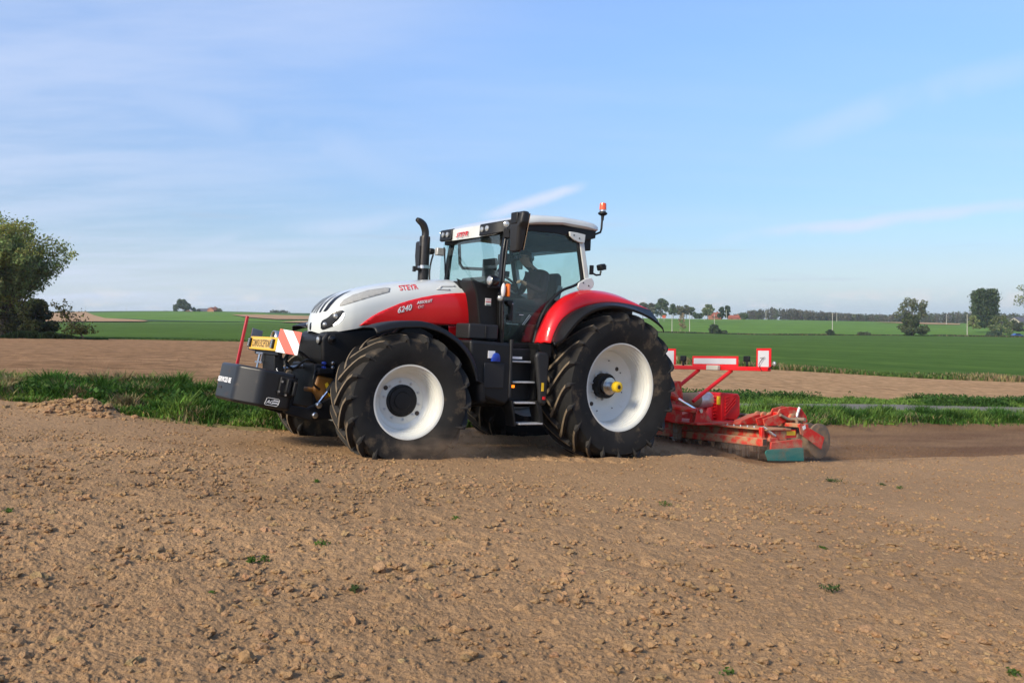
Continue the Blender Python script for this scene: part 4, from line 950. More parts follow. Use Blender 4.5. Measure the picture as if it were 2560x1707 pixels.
# roof
RX = [.08, .11, .30, .7, 1.1, 1.35, 1.50, 1.58, 1.63]; RT = [2.965, 2.985, 2.998, 3.0, 2.972, 2.918, 2.862, 2.825, 2.795]; RB = [2.875, 2.865, 2.88, 2.885, 2.845, 2.795, 2.735, 2.69, 2.665]; RW = [.755, .775, .80, .82, .82, .80, .765, .72, .66]
rows = []
for x in np.concatenate([np.linspace(.08, 1.5, 24), np.linspace(1.53, 1.63, 6)]):
    zt, zb, w = (float(np.interp(x, RX, a)) for a in (RT, RB, RW)); r_ = min(.075, (zt - zb) * .6); half = [(w - .035, zb), (w, zb + .02), (w + .004, zb + (zt - zb - r_) * .6), (w, zt - r_)]
    for k in range(1, 6): a = k * pi / 10; half.append((w - r_ * 1.6 * (1 - cos(a)), zt - r_ + r_ * sin(a)))
    half.append((w * .5, zt + .012)); half.append((0, zt + .016))
    rows.append([(x, y, z) for y, z in half] + [(x, -y, z) for y, z in half[-2::-1]])
b = MB(); b.grid(rows); b.f += [tuple(range(len(rows[0]))), tuple(range((len(rows) - 1) * len(rows[0]), len(rows) * len(rows[0])))]; b.mi += [0, 0]
roof = b.build('roof', M_white, cab, smooth=35)
b = MB(); b.add([(x_ + .0, s_ * (float(np.interp(x_, RX, RW)) - .03), float(np.interp(x_, RX, RB)) + .004) for x_ in (.10, .7, 1.2, 1.6) for s_ in (1, -1)], [(0, 1, 3, 2), (2, 3, 5, 4), (4, 5, 7, 6)]); b.build('roof_lining', M_black, roof, fix=False, solid=.02)
for s_ in (1, -1):
    b = MB(); pts = [(1.66, .34), (1.665, .60), (1.60, .735), (1.50, .815), (1.455, .84), (1.40, .80), (1.40, .34)]
    lo = [(x, s_ * y, float(np.interp(x, [1.4, 1.66], [2.755, 2.665]))) for x, y in pts]; hi = [(x - .01, s_ * y, float(np.interp(x, [1.4, 1.66], [2.885, 2.815]))) for x, y in pts]
    n = len(pts); b.add(lo + hi, [tuple(range(n)), tuple(range(n, 2 * n))] + [(i, (i + 1) % n, n + (i + 1) % n, n + i) for i in range(n)])
    lb = b.build('roof_light_box', M_black, cab, bevel=.015, segs=3)
    for (cx_, cy_, cz_, r_, dr) in ((1.662, .42, 2.745, .034, (1, 0)), (1.662, .535, 2.75, .034, (1, .1)), (1.545, .775, 2.795, .036, (.62, .78))):
        d = Vector((dr[0], s_ * dr[1], 0)).normalized(); p = Vector((cx_, s_ * cy_, cz_))
        b = MB(); b.tube([p - d * .03, p + d * .010], [r_, r_], 18).tube([p + d * .009, p + d * .016], [r_, r_ * .6], 18); b.build('lamp', M_lens, lb, smooth=40)
text('lettering', 'STEYR', .088, (1.655, -.22, 2.692), (.0, 1, .02), (-.2, 0, 1), M_redtxt, roof, .3, .001, .006, squeeze=1.15)
# lamps, mirrors
def disc_lamp(name, p, d, r, m_shell, parent, depth=.07):
    p = Vector(p); d = Vector(d).normalized(); b = MB(); b.tube([p - d * depth, p - d * depth * .85, p - d * depth * .5, p, p + d * .012], [r * .5, r * .85, r * 1.02, r * 1.08, r * 1.04], 18); o = b.build(name, m_shell, parent, smooth=45)
    b = MB(); b.tube([p + d * .006, p + d * .016, p + d * .02], [r * .88, r * .7, r * .1], 18); b.build('lamp_glass', M_lens, o, smooth=50); return o
disc_lamp('round_headlight', (1.79, .85, 2.085), (1, .12, 0), .066, M_blackg, cab, .12)
b = MB(); b.box((1.60, .80, 2.0), (1.80, .86, 2.03)).tube([(1.60, .80, 2.0), (1.68, .88, 1.93)], .014, 8); b.build('lamp_bracket', M_black, cab, bevel=.006)
disc_lamp('small_lamp', (1.665, .90, 1.885), (.6, .8, 0), .040, M_grey, cab, .05)
b = MB(); b.ball((1.655, .94, 1.98), (.028, .03, .085), 14, 10); b.build('marker_lamp', mat('white_lens', (.62, .60, .60), rough=.2, coat=.5), cab, smooth=60)
b = MB(); b.box((1.565, .90, 1.905), (1.605, .965, 2.06)); b.build('turn_signal', M_orange, cab, bevel=.012, segs=3)
b = MB(); b.tube([(1.545, .79, 1.45), (1.565, .83, 1.55), (1.59, .835, 1.95), (1.58, .83, 2.25), (1.53, .80, 2.60)], .014, 8); b.build('grab_rail', M_grey, cab, smooth=60)
mir = empty('near_mirror', (0, 0, 0), parent=cab)
def quad_block(rows, name, m, parent, bevel):
    b = MB(); b.grid(rows, True); n = len(rows) * len(rows[0]); k = len(rows[0]); b.f += [tuple(range(k)), tuple(range(n - k, n))]; b.mi += [0, 0]; return b.build(name, m, parent, bevel=bevel, smooth=40, segs=3)
def sec(c, w, d, ang=0.): 
    ca, sa = cos(ang), sin(ang); return [(c[0] + x * ca - y * sa, c[1] + x * sa + y * ca, c[2]) for x, y in ((-d, -w), (d, -w), (d, w), (-d, w))]
quad_block([sec((1.745, 1.285, 2.40), .085, .030), sec((1.75, 1.315, 2.55), .088, .055), sec((1.755, 1.335, 2.68), .092, .062), sec((1.76, 1.365, 2.72), .112, .060), sec((1.75, 1.375, 2.86), .108, .05)], 'mirror_shell', M_grey, mir, .03)
b = MB(); b.prism([(1.21, 2.43), (1.36, 2.43), (1.43, 2.70), (1.46, 2.84), (1.29, 2.84), (1.26, 2.66)], 'x', 1.682, 1.69); b.build('mirror_glass', M_chrome, mir)
b = MB(); b.prism([(1.275, 2.715), (1.40, 2.715), (1.41, 2.85), (1.275, 2.85)], 'x', 1.805, 1.83); b.build('mirror_cover', M_black, mir, bevel=.02)
b = MB(); b.tube([(1.50, .76, 2.70), (1.56, 1.0, 2.74), (1.70, 1.26, 2.78)], .03, 8); b.build('mirror_arm', M_black, mir, smooth=60)
b = MB(); b.prism([(1.60, .79), (1.53, .84), (1.50, .80)], 'z', 2.62, 2.74); b.build('mirror_bracket', M_black, mir, bevel=.01)
fm = empty('far_mirror', (0, 0, 0), parent=cab)
b = MB(); b.box((1.63, -1.0, 2.51), (1.71, -.78, 2.59)); b.build('mirror_arm', M_black, fm, bevel=.02)
quad_block([sec((1.70, -1.02, 2.30), .09, .05), sec((1.70, -1.03, 2.50), .10, .06), sec((1.70, -1.04, 2.70), .10, .05)], 'mirror_shell', M_grey, fm, .03)
b = MB(); b.box((1.50, -.80, 2.50), (1.63, -.72, 2.60)); b.build('mirror_clamp', M_alu, fm, bevel=.01)
# wipers
b = MB(); b.tube(spline([(1.70, -.25, 2.10), (1.66, -.42, 2.2), (1.60, -.56, 2.40), (1.565, -.66, 2.60)]), .010, 6); b.build('wiper', M_black, cab, smooth=60)
b = MB(); b.tube(spline([(1.78, -.62, 2.09), (1.77, -.66, 2.25), (1.72, -.72, 2.40), (1.66, -.78, 2.50)]), .012, 6); b.build('mirror_stay', M_black, cab, smooth=60)
# ---- exhaust on the far side
ex = empty('exhaust', (0, 0, 0), parent=T)
b = MB(); b.lathe([(2.02, .070), (2.66, .070), (2.69, .066)], (1.975, -.46, 0), 'z', 22); b.build('exhaust_pipe', M_exh, ex, smooth=40)
b = MB(); b.tube(spline([(1.975, -.46, 2.66), (1.975, -.46, 2.76), (2.02, -.46, 2.85), (2.11, -.46, 2.90)], 5), [.046] * 10 + [.044, .042, .040, .036, .030, .024], 16, cap=False); b.build('exhaust_tip', M_exh, ex, smooth=60, solid=.004)
b = MB(); b.lathe([(2.27, .075), (2.31, .075)], (1.975, -.46, 0), 'z', 22).box((1.93, -.36, 2.27), (2.02, -.38, 2.31)); b.build('clamp', M_steel, ex)
b = MB(); b.box((2.05, -.50, 2.24), (2.11, -.40, 2.27)).box((2.10, -.47, 2.22), (2.13, -.43, 2.29)).box((2.04, -.47, 2.3), (2.06, -.43, 2.56)); b.build('exhaust_bracket', M_exh, ex)
# ---- beacon and rear work lamp
bc = empty('beacon', (0, 0, 0), parent=T)
b = MB(); b.tube([(.25, .70, 2.72), (.18, .70, 2.80), (-.01, .70, 2.88), (-.025, .70, 2.93), (-.03, .70, 3.06)], .014, 8).lathe([(3.04, .018), (3.10, .022), (3.115, .05), (3.125, .062), (3.14, .062), (3.15, .045), (3.16, .042)], (-.035, .70, 0), 'z', 20); b.build('beacon_pole', M_black, bc, smooth=40)
b = MB(); b.lathe([(3.155, .043), (3.18, .043)], (-.035, .70, 0), 'z', 20); b.build('beacon_ring', M_steel, bc)
b = MB(); b.lathe([(3.18, .047), (3.25, .045), (3.268, .04), (3.275, .02), (3.276, .0005)], (-.035, .70, 0), 'z', 20); b.build('beacon_lens', mat('beacon_orange', (.75, .085, .006), rough=.2, coat=.7), bc, smooth=40)
rl = empty('rear_work_lamp', (0, 0, 0), parent=T)
b = MB(); b.tube([(.19, .78, 2.33), (.10, .78, 2.30), (.03, .78, 2.31), (.02, .78, 2.36)], .013, 8).box((.16, .76, 2.30), (.20, .80, 2.42)); b.build('lamp_bracket', M_black, rl)
b = MB(); b.box((-.03, .73, 2.37), (.06, .83, 2.45), rot=(0, .3, 0)); b.build('lamp_housing', M_black, rl, bevel=.015)
b = MB(); b.box((-.04, .74, 2.38), (-.032, .82, 2.44)); b.build('lamp_glass', M_lens, rl)
# ---- inside the cab
b = MB(); b.box((.42, -.26, 1.62), (.86, .24, 1.78)).box((.40, -.30, 1.345), (.9, .28, 1.62)); st = b.build('seat', M_seat, cab, bevel=.05, segs=3)
rows = [sec((.42, 0, 1.74), .24, .07), sec((.34, 0, 1.95), .25, .07), sec((.27, 0, 2.15), .22, .06), sec((.22, 0, 2.30), .15, .055), sec((.21, 0, 2.34), .10, .045)]
quad_block(rows, 'seat_back', M_seat, st, .03)
b = MB(); b.box((.26, .235, 1.95), (.33, .262, 2.16), rot=(0, -.25, 0)); b.build('seat_trim', M_vent, st)
b = MB(); b.box((.45, -.62, 1.345), (1.05, -.30, 1.98)).box((.72, -.52, 1.98), (.98, -.38, 2.06)); b.build('side_console', M_interior, cab, bevel=.03)
b = MB(); b.prism([(1.38, 1.35), (1.36, 1.9), (1.25, 2.12), (1.02, 2.10), (1.16, 1.9), (1.22, 1.35)], 'y', -.16, .16); b.prism([(1.50, 2.0), (1.50, 2.18), (1.36, 2.20), (1.28, 2.12), (1.30, 1.98)], 'y', -.30, .35); b.build('dashboard', M_interior, cab, bevel=.03)
sw = empty('steering_wheel', (.98, 0, 2.13), (0, radians(-38), 0), parent=cab)
b = MB(); b.tube([(.19 * cos(a), .19 * sin(a), 0) for a in np.linspace(0, 2 * pi, 29)], .016, 8, cap=False); b.build('steering_rim', M_black, sw, smooth=60)
b = MB()
for a in (0, 2.1, 4.2): b.tube([(0, 0, -.02), (.18 * cos(a), .18 * sin(a), 0)], .014, 6)
b.lathe([(-.05, .05), (.0, .05)], ax='z', seg=14).tube([(0, 0, 0), (.06, 0, -.20)], .035, 8); b.build('steering_spokes', M_black, sw)
b = MB(); b.box((.92, -.62, 2.26), (.97, -.32, 2.50)).tube([(.945, -.46, 2.26), (.9, -.46, 2.0)], .02, 8); b.build('monitor', M_black, cab, bevel=.012)
b = MB(); b.box((.93, -.20, 2.40), (1.0, .02, 2.54)).tube([(.96, -.1, 2.40), (1.0, -.3, 2.25)], .018, 8).box((.86, -.30, 2.24), (.96, -.1, 2.32)); b.build('terminal', M_black, cab, bevel=.01)
b = MB(); b.tube([(1.36, -.62, 2.72), (1.34, -.60, 2.40), (1.33, -.54, 2.34), (1.28, -.1, 2.31)], .022, 8); b.build('grab_handle', M_black, cab, smooth=60)
b = MB(); b.tube([(.62, -.66, 2.56), (.20, -.66, 2.66)], .014, 6).tube([(.66, -.66, 2.50), (.20, -.66, 2.60)], .022, 6).tube([(.62, -.66, 2.56), (.68, -.66, 2.52), (.70, -.66, 2.44)], .012, 6).ball((.28, -.5, 2.58), (.09, .08, .08), 12, 8); b.build('window_arm', M_black, cab, smooth=60)
b = MB(); b.tube(spline([(.24, -.6, 2.68), (.16, -.58, 2.5), (.20, -.58, 2.3), (.12, -.55, 2.12), (.15, -.5, 2.0)]), .022, 7).tube([(.1, -.55, 2.25), (.26, -.5, 2.2), (.28, -.45, 2.28)], .014, 6).ball((.285, -.45, 2.32), (.025, .025, .04), 10, 8).tube([(.12, -.4, 2.0), (.12, -.4, 2.4)], .016, 6); b.build('rear_controls', M_black, cab, smooth=60)
b = MB(); b.box((.30, -.72, 2.42), (.335, -.60, 2.68)); b.build('rear_sticker', mat('pale_green_film', (.22, .38, .33), rough=.5), cab)
# ------------------------------------------------------------------ the driver
M_skin = mat('skin', (.42, .26, .18), rough=.55)
M_shirt = mat('dark_plum_shirt', (.045, .022, .028), rough=.85, noise=(40, .3))
M_trous = mat('dark_trousers', (.015, .016, .022), rough=.85)
M_hair = mat('dark_hair', (.012, .009, .007), rough=.6)
def person():
    root = empty('person'); root.matrix_world = TM @ Matrix.Translation((0, 0, 0))
    tag(root, 'driver in a dark shirt and sunglasses sitting at the wheel in the cab', 'person')
    V = []; E = []; Rr = []
    def j(p, r, parent=None):
        V.append(p); Rr.append(r if isinstance(r, tuple) else (r, r)); i = len(V) - 1
        if parent is not None: E.append((parent, i))
        return i
    pel = j((.48, 0, 1.89), (.135, .165)); sp = j((.45, 0, 2.06), (.115, .15), pel); ch = j((.47, 0, 2.23), (.115, .17), sp); nb = j((.53, 0, 2.345), (.055, .06), ch); nk = j((.60, 0, 2.395), (.05, .052), nb)
    h1 = j((.675, 0, 2.44), (.062, .058), nk); h2 = j((.71, 0, 2.51), (.088, .074), h1); h3 = j((.715, 0, 2.575), (.07, .062), h2)
    for s in (1, -1):
        sh = j((.48, s * .185, 2.295), .062, ch); el = j((.55, s * .27, 2.05), .047, sh); wr = j((.80, s * .19, 2.15), .030, el)
        pm = j((.85, s * .175, 2.175), (.034, .022), wr)
        for f_, (dy, ln) in enumerate(((-.027, .045), (-.009, .052), (.009, .048), (.026, .038))):
            a = j((.882, s * (.175 + dy), 2.185), .0105, pm); c_ = j((.882 + ln * .5, s * (.172 + dy), 2.170), .0095, a); j((.882 + ln * .45, s * (.168 + dy), 2.145), .0085, c_)
        th = j((.855, s * .140, 2.170), .011, pm); j((.885, s * .128, 2.160), .0095, th)
        hp_ = j((.52, s * .10, 1.87), .085, pel); kn = j((.96, s * .17, 1.90), .064, hp_); an = j((1.06, s * .17, 1.48), .042, kn); j((1.20, s * .17, 1.40), (.042, .032), an)
    me = bpy.data.meshes.new('body'); me.from_pydata(V, E, []); o = bpy.data.objects.new('body_skeleton', me); col.objects.link(o)
    o.modifiers.new('skin', 'SKIN'); sv = me.skin_vertices[0].data
    for i, r in enumerate(Rr): sv[i].radius = r; sv[i].use_root = (i == 0)
    sb = o.modifiers.new('sub', 'SUBSURF'); sb.levels = 2; sb.render_levels = 2
    dg = bpy.context.evaluated_depsgraph_get(); m2 = bpy.data.meshes.new_from_object(o.evaluated_get(dg)); bpy.data.objects.remove(o)
    m2.materials.clear()
    for q in (M_skin, M_shirt, M_trous): m2.materials.append(q)
    for p in m2.polygons:
        c = p.center; p.use_smooth = True
        p.material_index = 0 if (c.z > 2.36 + .25 * (c.x - .55) and abs(c.y) < .1) or c.x > .80 and 2.08 < c.z < 2.25 else (2 if c.z < 1.86 or (c.x > .62 and c.z < 2.0) else 1)
    for v in m2.vertices:   # brow, nose and chin
        if v.co.z > 2.40 and v.co.x > .74 and abs(v.co.y) < .022:
            v.co.x += .022 * math.exp(-((v.co.z - 2.49) / .018) ** 2) + .010 * math.exp(-((v.co.z - 2.42) / .02) ** 2)
    body = bpy.data.objects.new('body', m2); link(body, root)
    rows = []
    for i in range(7):
        a = pi * .5 * i / 6
        rows.append([(.700 + .098 * sin(a) * cos(t) * (1.02 if cos(t) < 0 else .86), .086 * sin(a) * sin(t), 2.545 + .085 * cos(a)) for t in np.linspace(0, 2 * pi, 18, endpoint=False)])
    rows.append([(.690 + (.096 if cos(t) < .2 else .07) * cos(t), .084 * sin(t), 2.545 - .075 * max(0, -cos(t) + .25)) for t in np.linspace(0, 2 * pi, 18, endpoint=False)])
    b = MB(); b.grid(rows, True); b.build('hair', M_hair, root, smooth=60)
    b = MB()
    for s in (1, -1): b.box((.795, s * .012, 2.495), (.800, s * .058, 2.530)).tube([(.795, s * .06, 2.522), (.70, s * .080, 2.518)], .004, 5)
    b.build('sunglasses', M_blackg, root)
    for s in (1, -1):
        b = MB(); b.ball((.700, s * .082, 2.495), (.018, .009, .030), 10, 8); b.build('ear', M_skin, root, smooth=60)
    b = MB(); b.tube([(.50, -.05, 2.335), (.56, -.055, 2.36), (.60, 0, 2.345), (.56, .055, 2.36), (.50, .05, 2.335)], .016, 6); b.build('collar', M_trous, root, smooth=60)
person()

# ------------------------------------------------------------------ front ballast weight with its sign frame
M_wblack = mat('weight_lacquer', (.0085, .0085, .0095), rough=.36, spec=.45, noise=(5, .15), dust=(DUST, .045, 5), bump=(40, .06, .003))
FW = empty('front_weight'); FW.matrix_world = TM @ Matrix.Translation((4.20, 0, .735)) @ Euler((0, radians(-9), 0)).to_matrix().to_4x4()
tag(FW, 'black cast ballast weight with rounded corners hung on the tractor nose', 'weight')
def rounded(P, r, n=5):
    out = []
    for i in range(len(P)):
        p = Vector(P[i]); a = (Vector(P[i - 1]) - p); c = (Vector(P[(i + 1) % len(P)]) - p); rr = min(r, a.length * .45, c.length * .45); q0 = p + a.normalized() * rr; q1 = p + c.normalized() * rr
        out += [tuple(q0.lerp(p, t).lerp(p.lerp(q1, t), t)) for t in np.linspace(0, 1, n)]
    return out
plan = rounded([(-.20, -.5), (.17, -.5), (.385, -.30), (.385, .30), (.17, .5), (-.20, .5)], .055)
b = MB(); b.prism(plan, 'z', -.20, .20); b.build('weight_block', M_wblack, FW, bevel=.03, segs=4)
b = MB(); b.box((-.26, -.40, -.16), (-.19, .40, .17)); b.build('weight_back_plate', M_dark, FW, bevel=.01)
b = MB(); b.box((-.19, .49, -.05), (-.02, .53, .15)).box((-.13, .52, -.02), (-.08, .58, .14)).box((-.19, .52, -.03), (-.15, .60, .12)); b.build('hitch_bracket', M_dark, FW, bevel=.01)
for (x, z) in ((-.035, .10), (-.02, -.01), (-.10, -.035)):
    b = MB(); b.lathe([(.52, .014), (.545, .012)], (x, 0, z), 'y', 10); b.build('bracket_bolt', M_steel, FW)
text('lettering', 'SERVICES BE', .075, (.3875, -.275, -.01), (0, 1, 0), (0, 0, 1), M_whitetxt, FW, 0, .002, .003, squeeze=1.12)
b = MB(); b.box((.383, -.20, -.085), (.389, -.10, -.06)); b.build('front_notch', M_blacktxt, FW)
lg = text('logo', 'AG', .052, (.075, .5022, -.150), (-1, 0, 0), (0, 0, 1), M_whitetxt, FW, .25, .001, .002)
b = MB(); ol = [(.090, -.16), (.078, -.098), (.062, -.092), (-.052, -.092), (-.064, -.102), (-.056, -.152), (-.042, -.168), (.080, -.168)]
b.tube([(x, .5025, z) for x, z in ol + ol[:1]], .0028, 5); b.build('logo_outline', M_whitetxt, lg)
b = MB(); b.box((.0, .501, -.120), (-.054, .504, -.106)); b.build('logo_line', M_whitetxt, lg); b = MB(); b.box((.004, .501, -.146), (-.050, .504, -.132)); b.build('logo_line', M_whitetxt, lg)
# mast and sign
b = MB(); b.prism([(-.14, .18), (-.02, .18), (.03, .42), (-.06, .42)], 'y', -.10, .28); b.box((-.03, -.34, .36), (.03, .40, .42)); b.build('sign_mast', M_black, FW, bevel=.01)
b = MB(); b.box((.03, -.20, .26), (.05, .02, .28)).box((.03, -.22, .36), (.05, .0, .38)).tube([(.04, -.12, .20), (.04, -.12, .37)], .012, 8).box((.02, -.03, .27), (.05, -.01, .37)); b.build('clamp_handle', M_steel, FW)
sg = empty('convoy_sign', (0, 0, 0), parent=FW)
M_signy = mat('sign_yellow', (.74, .42, .03), rough=.4); M_signy2 = mat('sign_yellow_field', (.70, .44, .12), rough=.45)
b = MB(); b.box((.055, -.44, .405), (.075, .43, .552)); b.build('sign_board', M_signy, sg, bevel=.004)
b = MB(); b.box((.0752, -.34, .425), (.078, .30, .535)); b.build('sign_field', M_signy2, sg)
text('lettering', 'CONVOI EXCEPTIONNEL', .118, (.0790, -.335, .437), (0, 1, 0), (0, 0, 1), M_blacktxt, sg, 0, 0.0, .002, squeeze=.50)
for yy in (-.40, .345):
    b = MB(); b.box((.076, yy - .035, .43), (.10, yy + .035, .53)); lp_ = b.build('flash_lamp', M_black, sg, bevel=.004)
    for k in range(4):
        b = MB(); b.box((.100, yy - .022, .438 + k * .023), (.104, yy + .022, .452 + k * .023)); b.build('flash_led', M_lens, lp_)
def stripes_plate(s_):
    p = empty('warning_plate', (-.018, s_ * .535, .522), (0, 0, s_ * radians(46)), parent=FW)
    b = MB(); b.box((-.006, -.125, -.125), (.004, .125, .125)); b.build('plate_back', mat_plate, p, bevel=.003)
    # oblique bands in the plate's face, stepped 1 mm proud of each other
    def clip(c0, c1):
        out = []; n = 60; h_ = .124
        poly = [(-h_, -h_), (h_, -h_), (h_, h_), (-h_, h_)]
        def half(poly, f):
            r_ = []
            for i in range(len(poly)):
                a, c = poly[i], poly[(i + 1) % len(poly)]; fa, fc = f(a), f(c)
                if fa >= 0: r_.append(a)
                if fa * fc < 0: t = fa / (fa - fc); r_.append((a[0] + (c[0] - a[0]) * t, a[1] + (c[1] - a[1]) * t))
            return r_
        g_ = lambda q: q[1] + 1.35 * q[0] * s_
        poly = half(poly, lambda q: g_(q) - c0); return half(poly, lambda q: c1 - g_(q)) if poly else []
    for k, (c0, c1) in enumerate(((-.30, -.145), (-.145, .005), (.005, .155), (.155, .30))):
        pl = clip(c0, c1)
        if len(pl) >= 3: b = MB(); b.prism(pl, 'x', .0045, .0065); b.build('warning_band', (M_wband, M_rband)[k % 2], p)
    return p
mat_plate = mat('plate_back_grey', (.35, .35, .36), rough=.5)
M_wband = mat('reflective_white', (.85, .85, .84), rough=.35); M_rband = mat('reflective_red', (.80, .10, .06), rough=.35)
stripes_plate(1); stripes_plate(-1)
b = MB(); b.box((-.02, .40, .50), (.05, .46, .53)).box((-.02, -.46, .50), (.05, -.40, .53)); b.build('plate_holder', M_black, FW)
rows = [[(x, .14 + .075 * cos(a), .545 + .085 * sin(a)) for a in np.linspace(0, pi, 14)] for x in (-.06, .03)]
b = MB(); b.grid(rows); ar = b.build('camera_hood', M_steel, FW, smooth=60, solid=.012)
b = MB(); b.prism([(.14 + .066 * cos(a), .545 + .075 * sin(a)) for a in np.linspace(0, pi, 14)] , 'x', -.05, .015); b.build('camera_body', M_blackg, ar)
b = MB(); b.tube(spline([(-.05, .22, .36), (-.08, .34, .33), (-.10, .38, .22), (-.06, .30, .13), (-.02, .22, .20)]), .009, 8); b.build('cable', M_black, FW, smooth=60)
b = MB(); b.tube(spline([(.0, .18, .40), (-.04, .26, .28), (-.04, .28, .22)]), .004, 5).tube([(-.04, .28, .22), (-.06, .33, .18)], .004, 5); b.build('cord', M_wsticker, FW)
FP = empty('marker_pole'); FP.matrix_world = FW.matrix_world @ Matrix.Translation((.17, -.42, .195)) @ Euler((0, radians(0), 0)).to_matrix().to_4x4()
tag(FP, 'thin red pole standing upright on the far end of the black weight', 'pole')
b = MB(); b.box((-.016, -.016, 0), (.016, .016, .57)); b.build('pole_shaft', mat('pole_red', (.42, .015, .025), rough=.4), FP, bevel=.006)

# ------------------------------------------------------------------ the power harrow behind
M_hred = mat('harrow_red', (.58, .020, .014), rough=.5, spec=.3, dust=((.40, .25, .15), .44, 8))
M_hredc = mat('harrow_red_clean', (.62, .010, .014), rough=.42, coat=.15, spec=.35, dust=(DUST, .07, 9))
M_hredd = mat('harrow_red_dirty', (.56, .025, .016), rough=.55, spec=.3, dust=((.38, .24, .13), .66, 9))
M_green = mat('shield_green', (.012, .20, .165), rough=.5, dust=(DUST, .26, 6.5))
M_soilmetal = mat('soil_polished_steel', (.30, .25, .20), rough=.5, metal=.5, dust=(DUST, .45, 10))
M_roll = mat('roller_steel', (.15, .115, .08), rough=.6, metal=.2, dust=(DUST, .45, 9))
M_panel = mat('board_grey', (.50, .50, .53), rough=.5, noise=(4, .04))
H = empty('power_harrow'); H.matrix_world = TM @ Euler((radians(1.8), 0, 0)).to_matrix().to_4x4()
tag(H, 'red soil-dusted power harrow with packer roller working behind the tractor', 'harrow')
hw = 1.40
b = MB(); b.box((-2.645, -hw - .02, .04), (-2.535, hw + .03, .155)); fb = b.build('front_beam', M_hredd, H, bevel=.012)
b = MB(); b.box((-2.63, hw + .0305, .056), (-2.55, hw + .0325, .14)); b.build('beam_end_shade', M_blacktxt, fb)  # flat black plate: shade inside the open tube, put in as colour
b = MB(); b.box((-3.12, -hw, .10), (-2.74, hw, .255)); b.build('gear_trough', M_hredd, H, bevel=.02)
b = MB(); b.box((-3.17, -hw - .03, .262), (-2.62, hw + .03, .285)); fl = b.build('trough_flange', M_hredd, H, bevel=.004)
for k in range(22):
    y_ = -1.32 + k * .125
    b = MB(); b.lathe([(.285, .016), (.298, .016), (.30, .010), (.312, .009)], (-2.66, y_, 0), 'z', 6); b.build('flange_bolt', M_steel, fl)
for k in range(12):
    y_ = -1.27 + k * .231
    r_ = empty('tine_rotor', (-2.93, y_, .10), (0, 0, .7 * k), parent=H)
    b = MB(); b.lathe([(-.0, .085), (-.04, .085), (-.05, .06)], ax='z', seg=16); b.build('rotor_plate', M_soilmetal, r_)
    for s_ in (1, -1):
        b = MB(); b.prism([(.055 * s_ - .035, -.04), (.055 * s_ + .035, -.04), (.055 * s_ + .022, -.26), (.055 * s_ - .012, -.28)], 'y', -.008, .008); b.build('tine', M_soilmetal, r_)
for k in range(7):
    y_ = -.35 + k * .26
    b = MB(); b.prism([(-2.60 - .04, .03), (-2.60 + .05, .03), (-2.60 + .025, -.045), (-2.60 - .02, -.05)], 'y', y_ - .035, y_ + .035); b.build('front_tine', M_steel, H, bevel=.004)
# headstock
hs = empty('headstock', (0, 0, 0), parent=H)
b = MB(); b.box((-2.95, -.58, .286), (-2.12, .58, .318)); b.build('headstock_base', M_hred, hs, bevel=.006)
for s_ in (1, -1):
    for yy in (.40, .50):
        b = MB(); b.prism([(-2.14, .318), (-2.18, .47), (-2.23, .535), (-2.31, .535), (-2.37, .47), (-2.54, .318)], 'y', s_ * yy, s_ * (yy + .016)); b.build('link_bracket', M_hred, hs, bevel=.004)
    b = MB(); b.lathe([(s_ * .38, .030), (s_ * .545, .030)], (-2.25, 0, .49), 'y', 14); b.build('link_pin', M_steel, hs)
    b = MB(); b.tube([(-.55, s_ * .40, .55), (-1.35, s_ * .44, .60), (-2.22, s_ * .455, .49)], .045, 8); b.build('lower_link', M_hred, hs)
    b = MB(); b.prism([(-2.02, .30), (-1.86, .34), (-1.92, .70), (-2.04, .92), (-2.16, .92), (-2.22, .70), (-2.20, .30)], 'y', s_ * .17, s_ * .20); b.build('headstock_plate', M_hred, hs, bevel=.006)
b = MB(); b.tube([(-1.80, .45, .68), (-2.22, .455, .50)], .028, 12); b.build('piston_rod', M_chrome, hs)
b = MB(); b.tube([(-1.3, .45, .90), (-1.82, .45, .67)], .05, 12); b.build('cylinder', M_hred, hs)
b = MB(); b.tube([(-1.2, 0, 1.02), (-1.9, 0, .88)], .045, 10); b.build('top_link', M_dark, hs)
b = MB(); b.tube([(-1.88, 0, .89), (-2.30, 0, .73)], .022, 10); b.build('top_link_rod', M_chrome, hs)
b = MB(); b.box((-1.9, -.34, .62), (-1.80, .34, .74)).prism([(-1.75, .58), (-1.70, .80), (-1.95, .92), (-2.06, .74), (-1.95, .56)], 'y', .26, .34); b.build('headstock_bridge', M_hred, hs, bevel=.01)
b = MB(); b.lathe([(-2.26, .085), (-2.3, .105), (-2.70, .115), (-2.74, .115)], (0, 0, .635), 'x', 24).lathe([(-.9, .06), (-2.28, .07)], (0, 0, .645), 'x', 14); b.build('drive_shaft_guard', mat('dusty_guard', (.20, .15, .10), rough=.8, dust=(DUST, .6, 5)), hs, smooth=40)
b = MB(); b.lathe([(-2.72, .112), (-2.735, .120), (-2.99, .124), (-3.0, .115)], (0, 0, .63), 'x', 28); b.build('shaft_cone', mat('galvanised', (.50, .51, .53), rough=.42, metal=.7, noise=(12, .2)), hs, smooth=35)
gb = empty('gearbox', (0, 0, 0), parent=H)
b = MB(); b.prism([(-3.00, .74), (-3.02, .76), (-3.38, .745), (-3.42, .70), (-3.43, .42), (-3.34, .32), (-3.14, .35), (-3.02, .32), (-3.00, .52)], 'y', -.26, .26); b.build('gearbox_housing', M_hredc, gb, bevel=.02, segs=3)
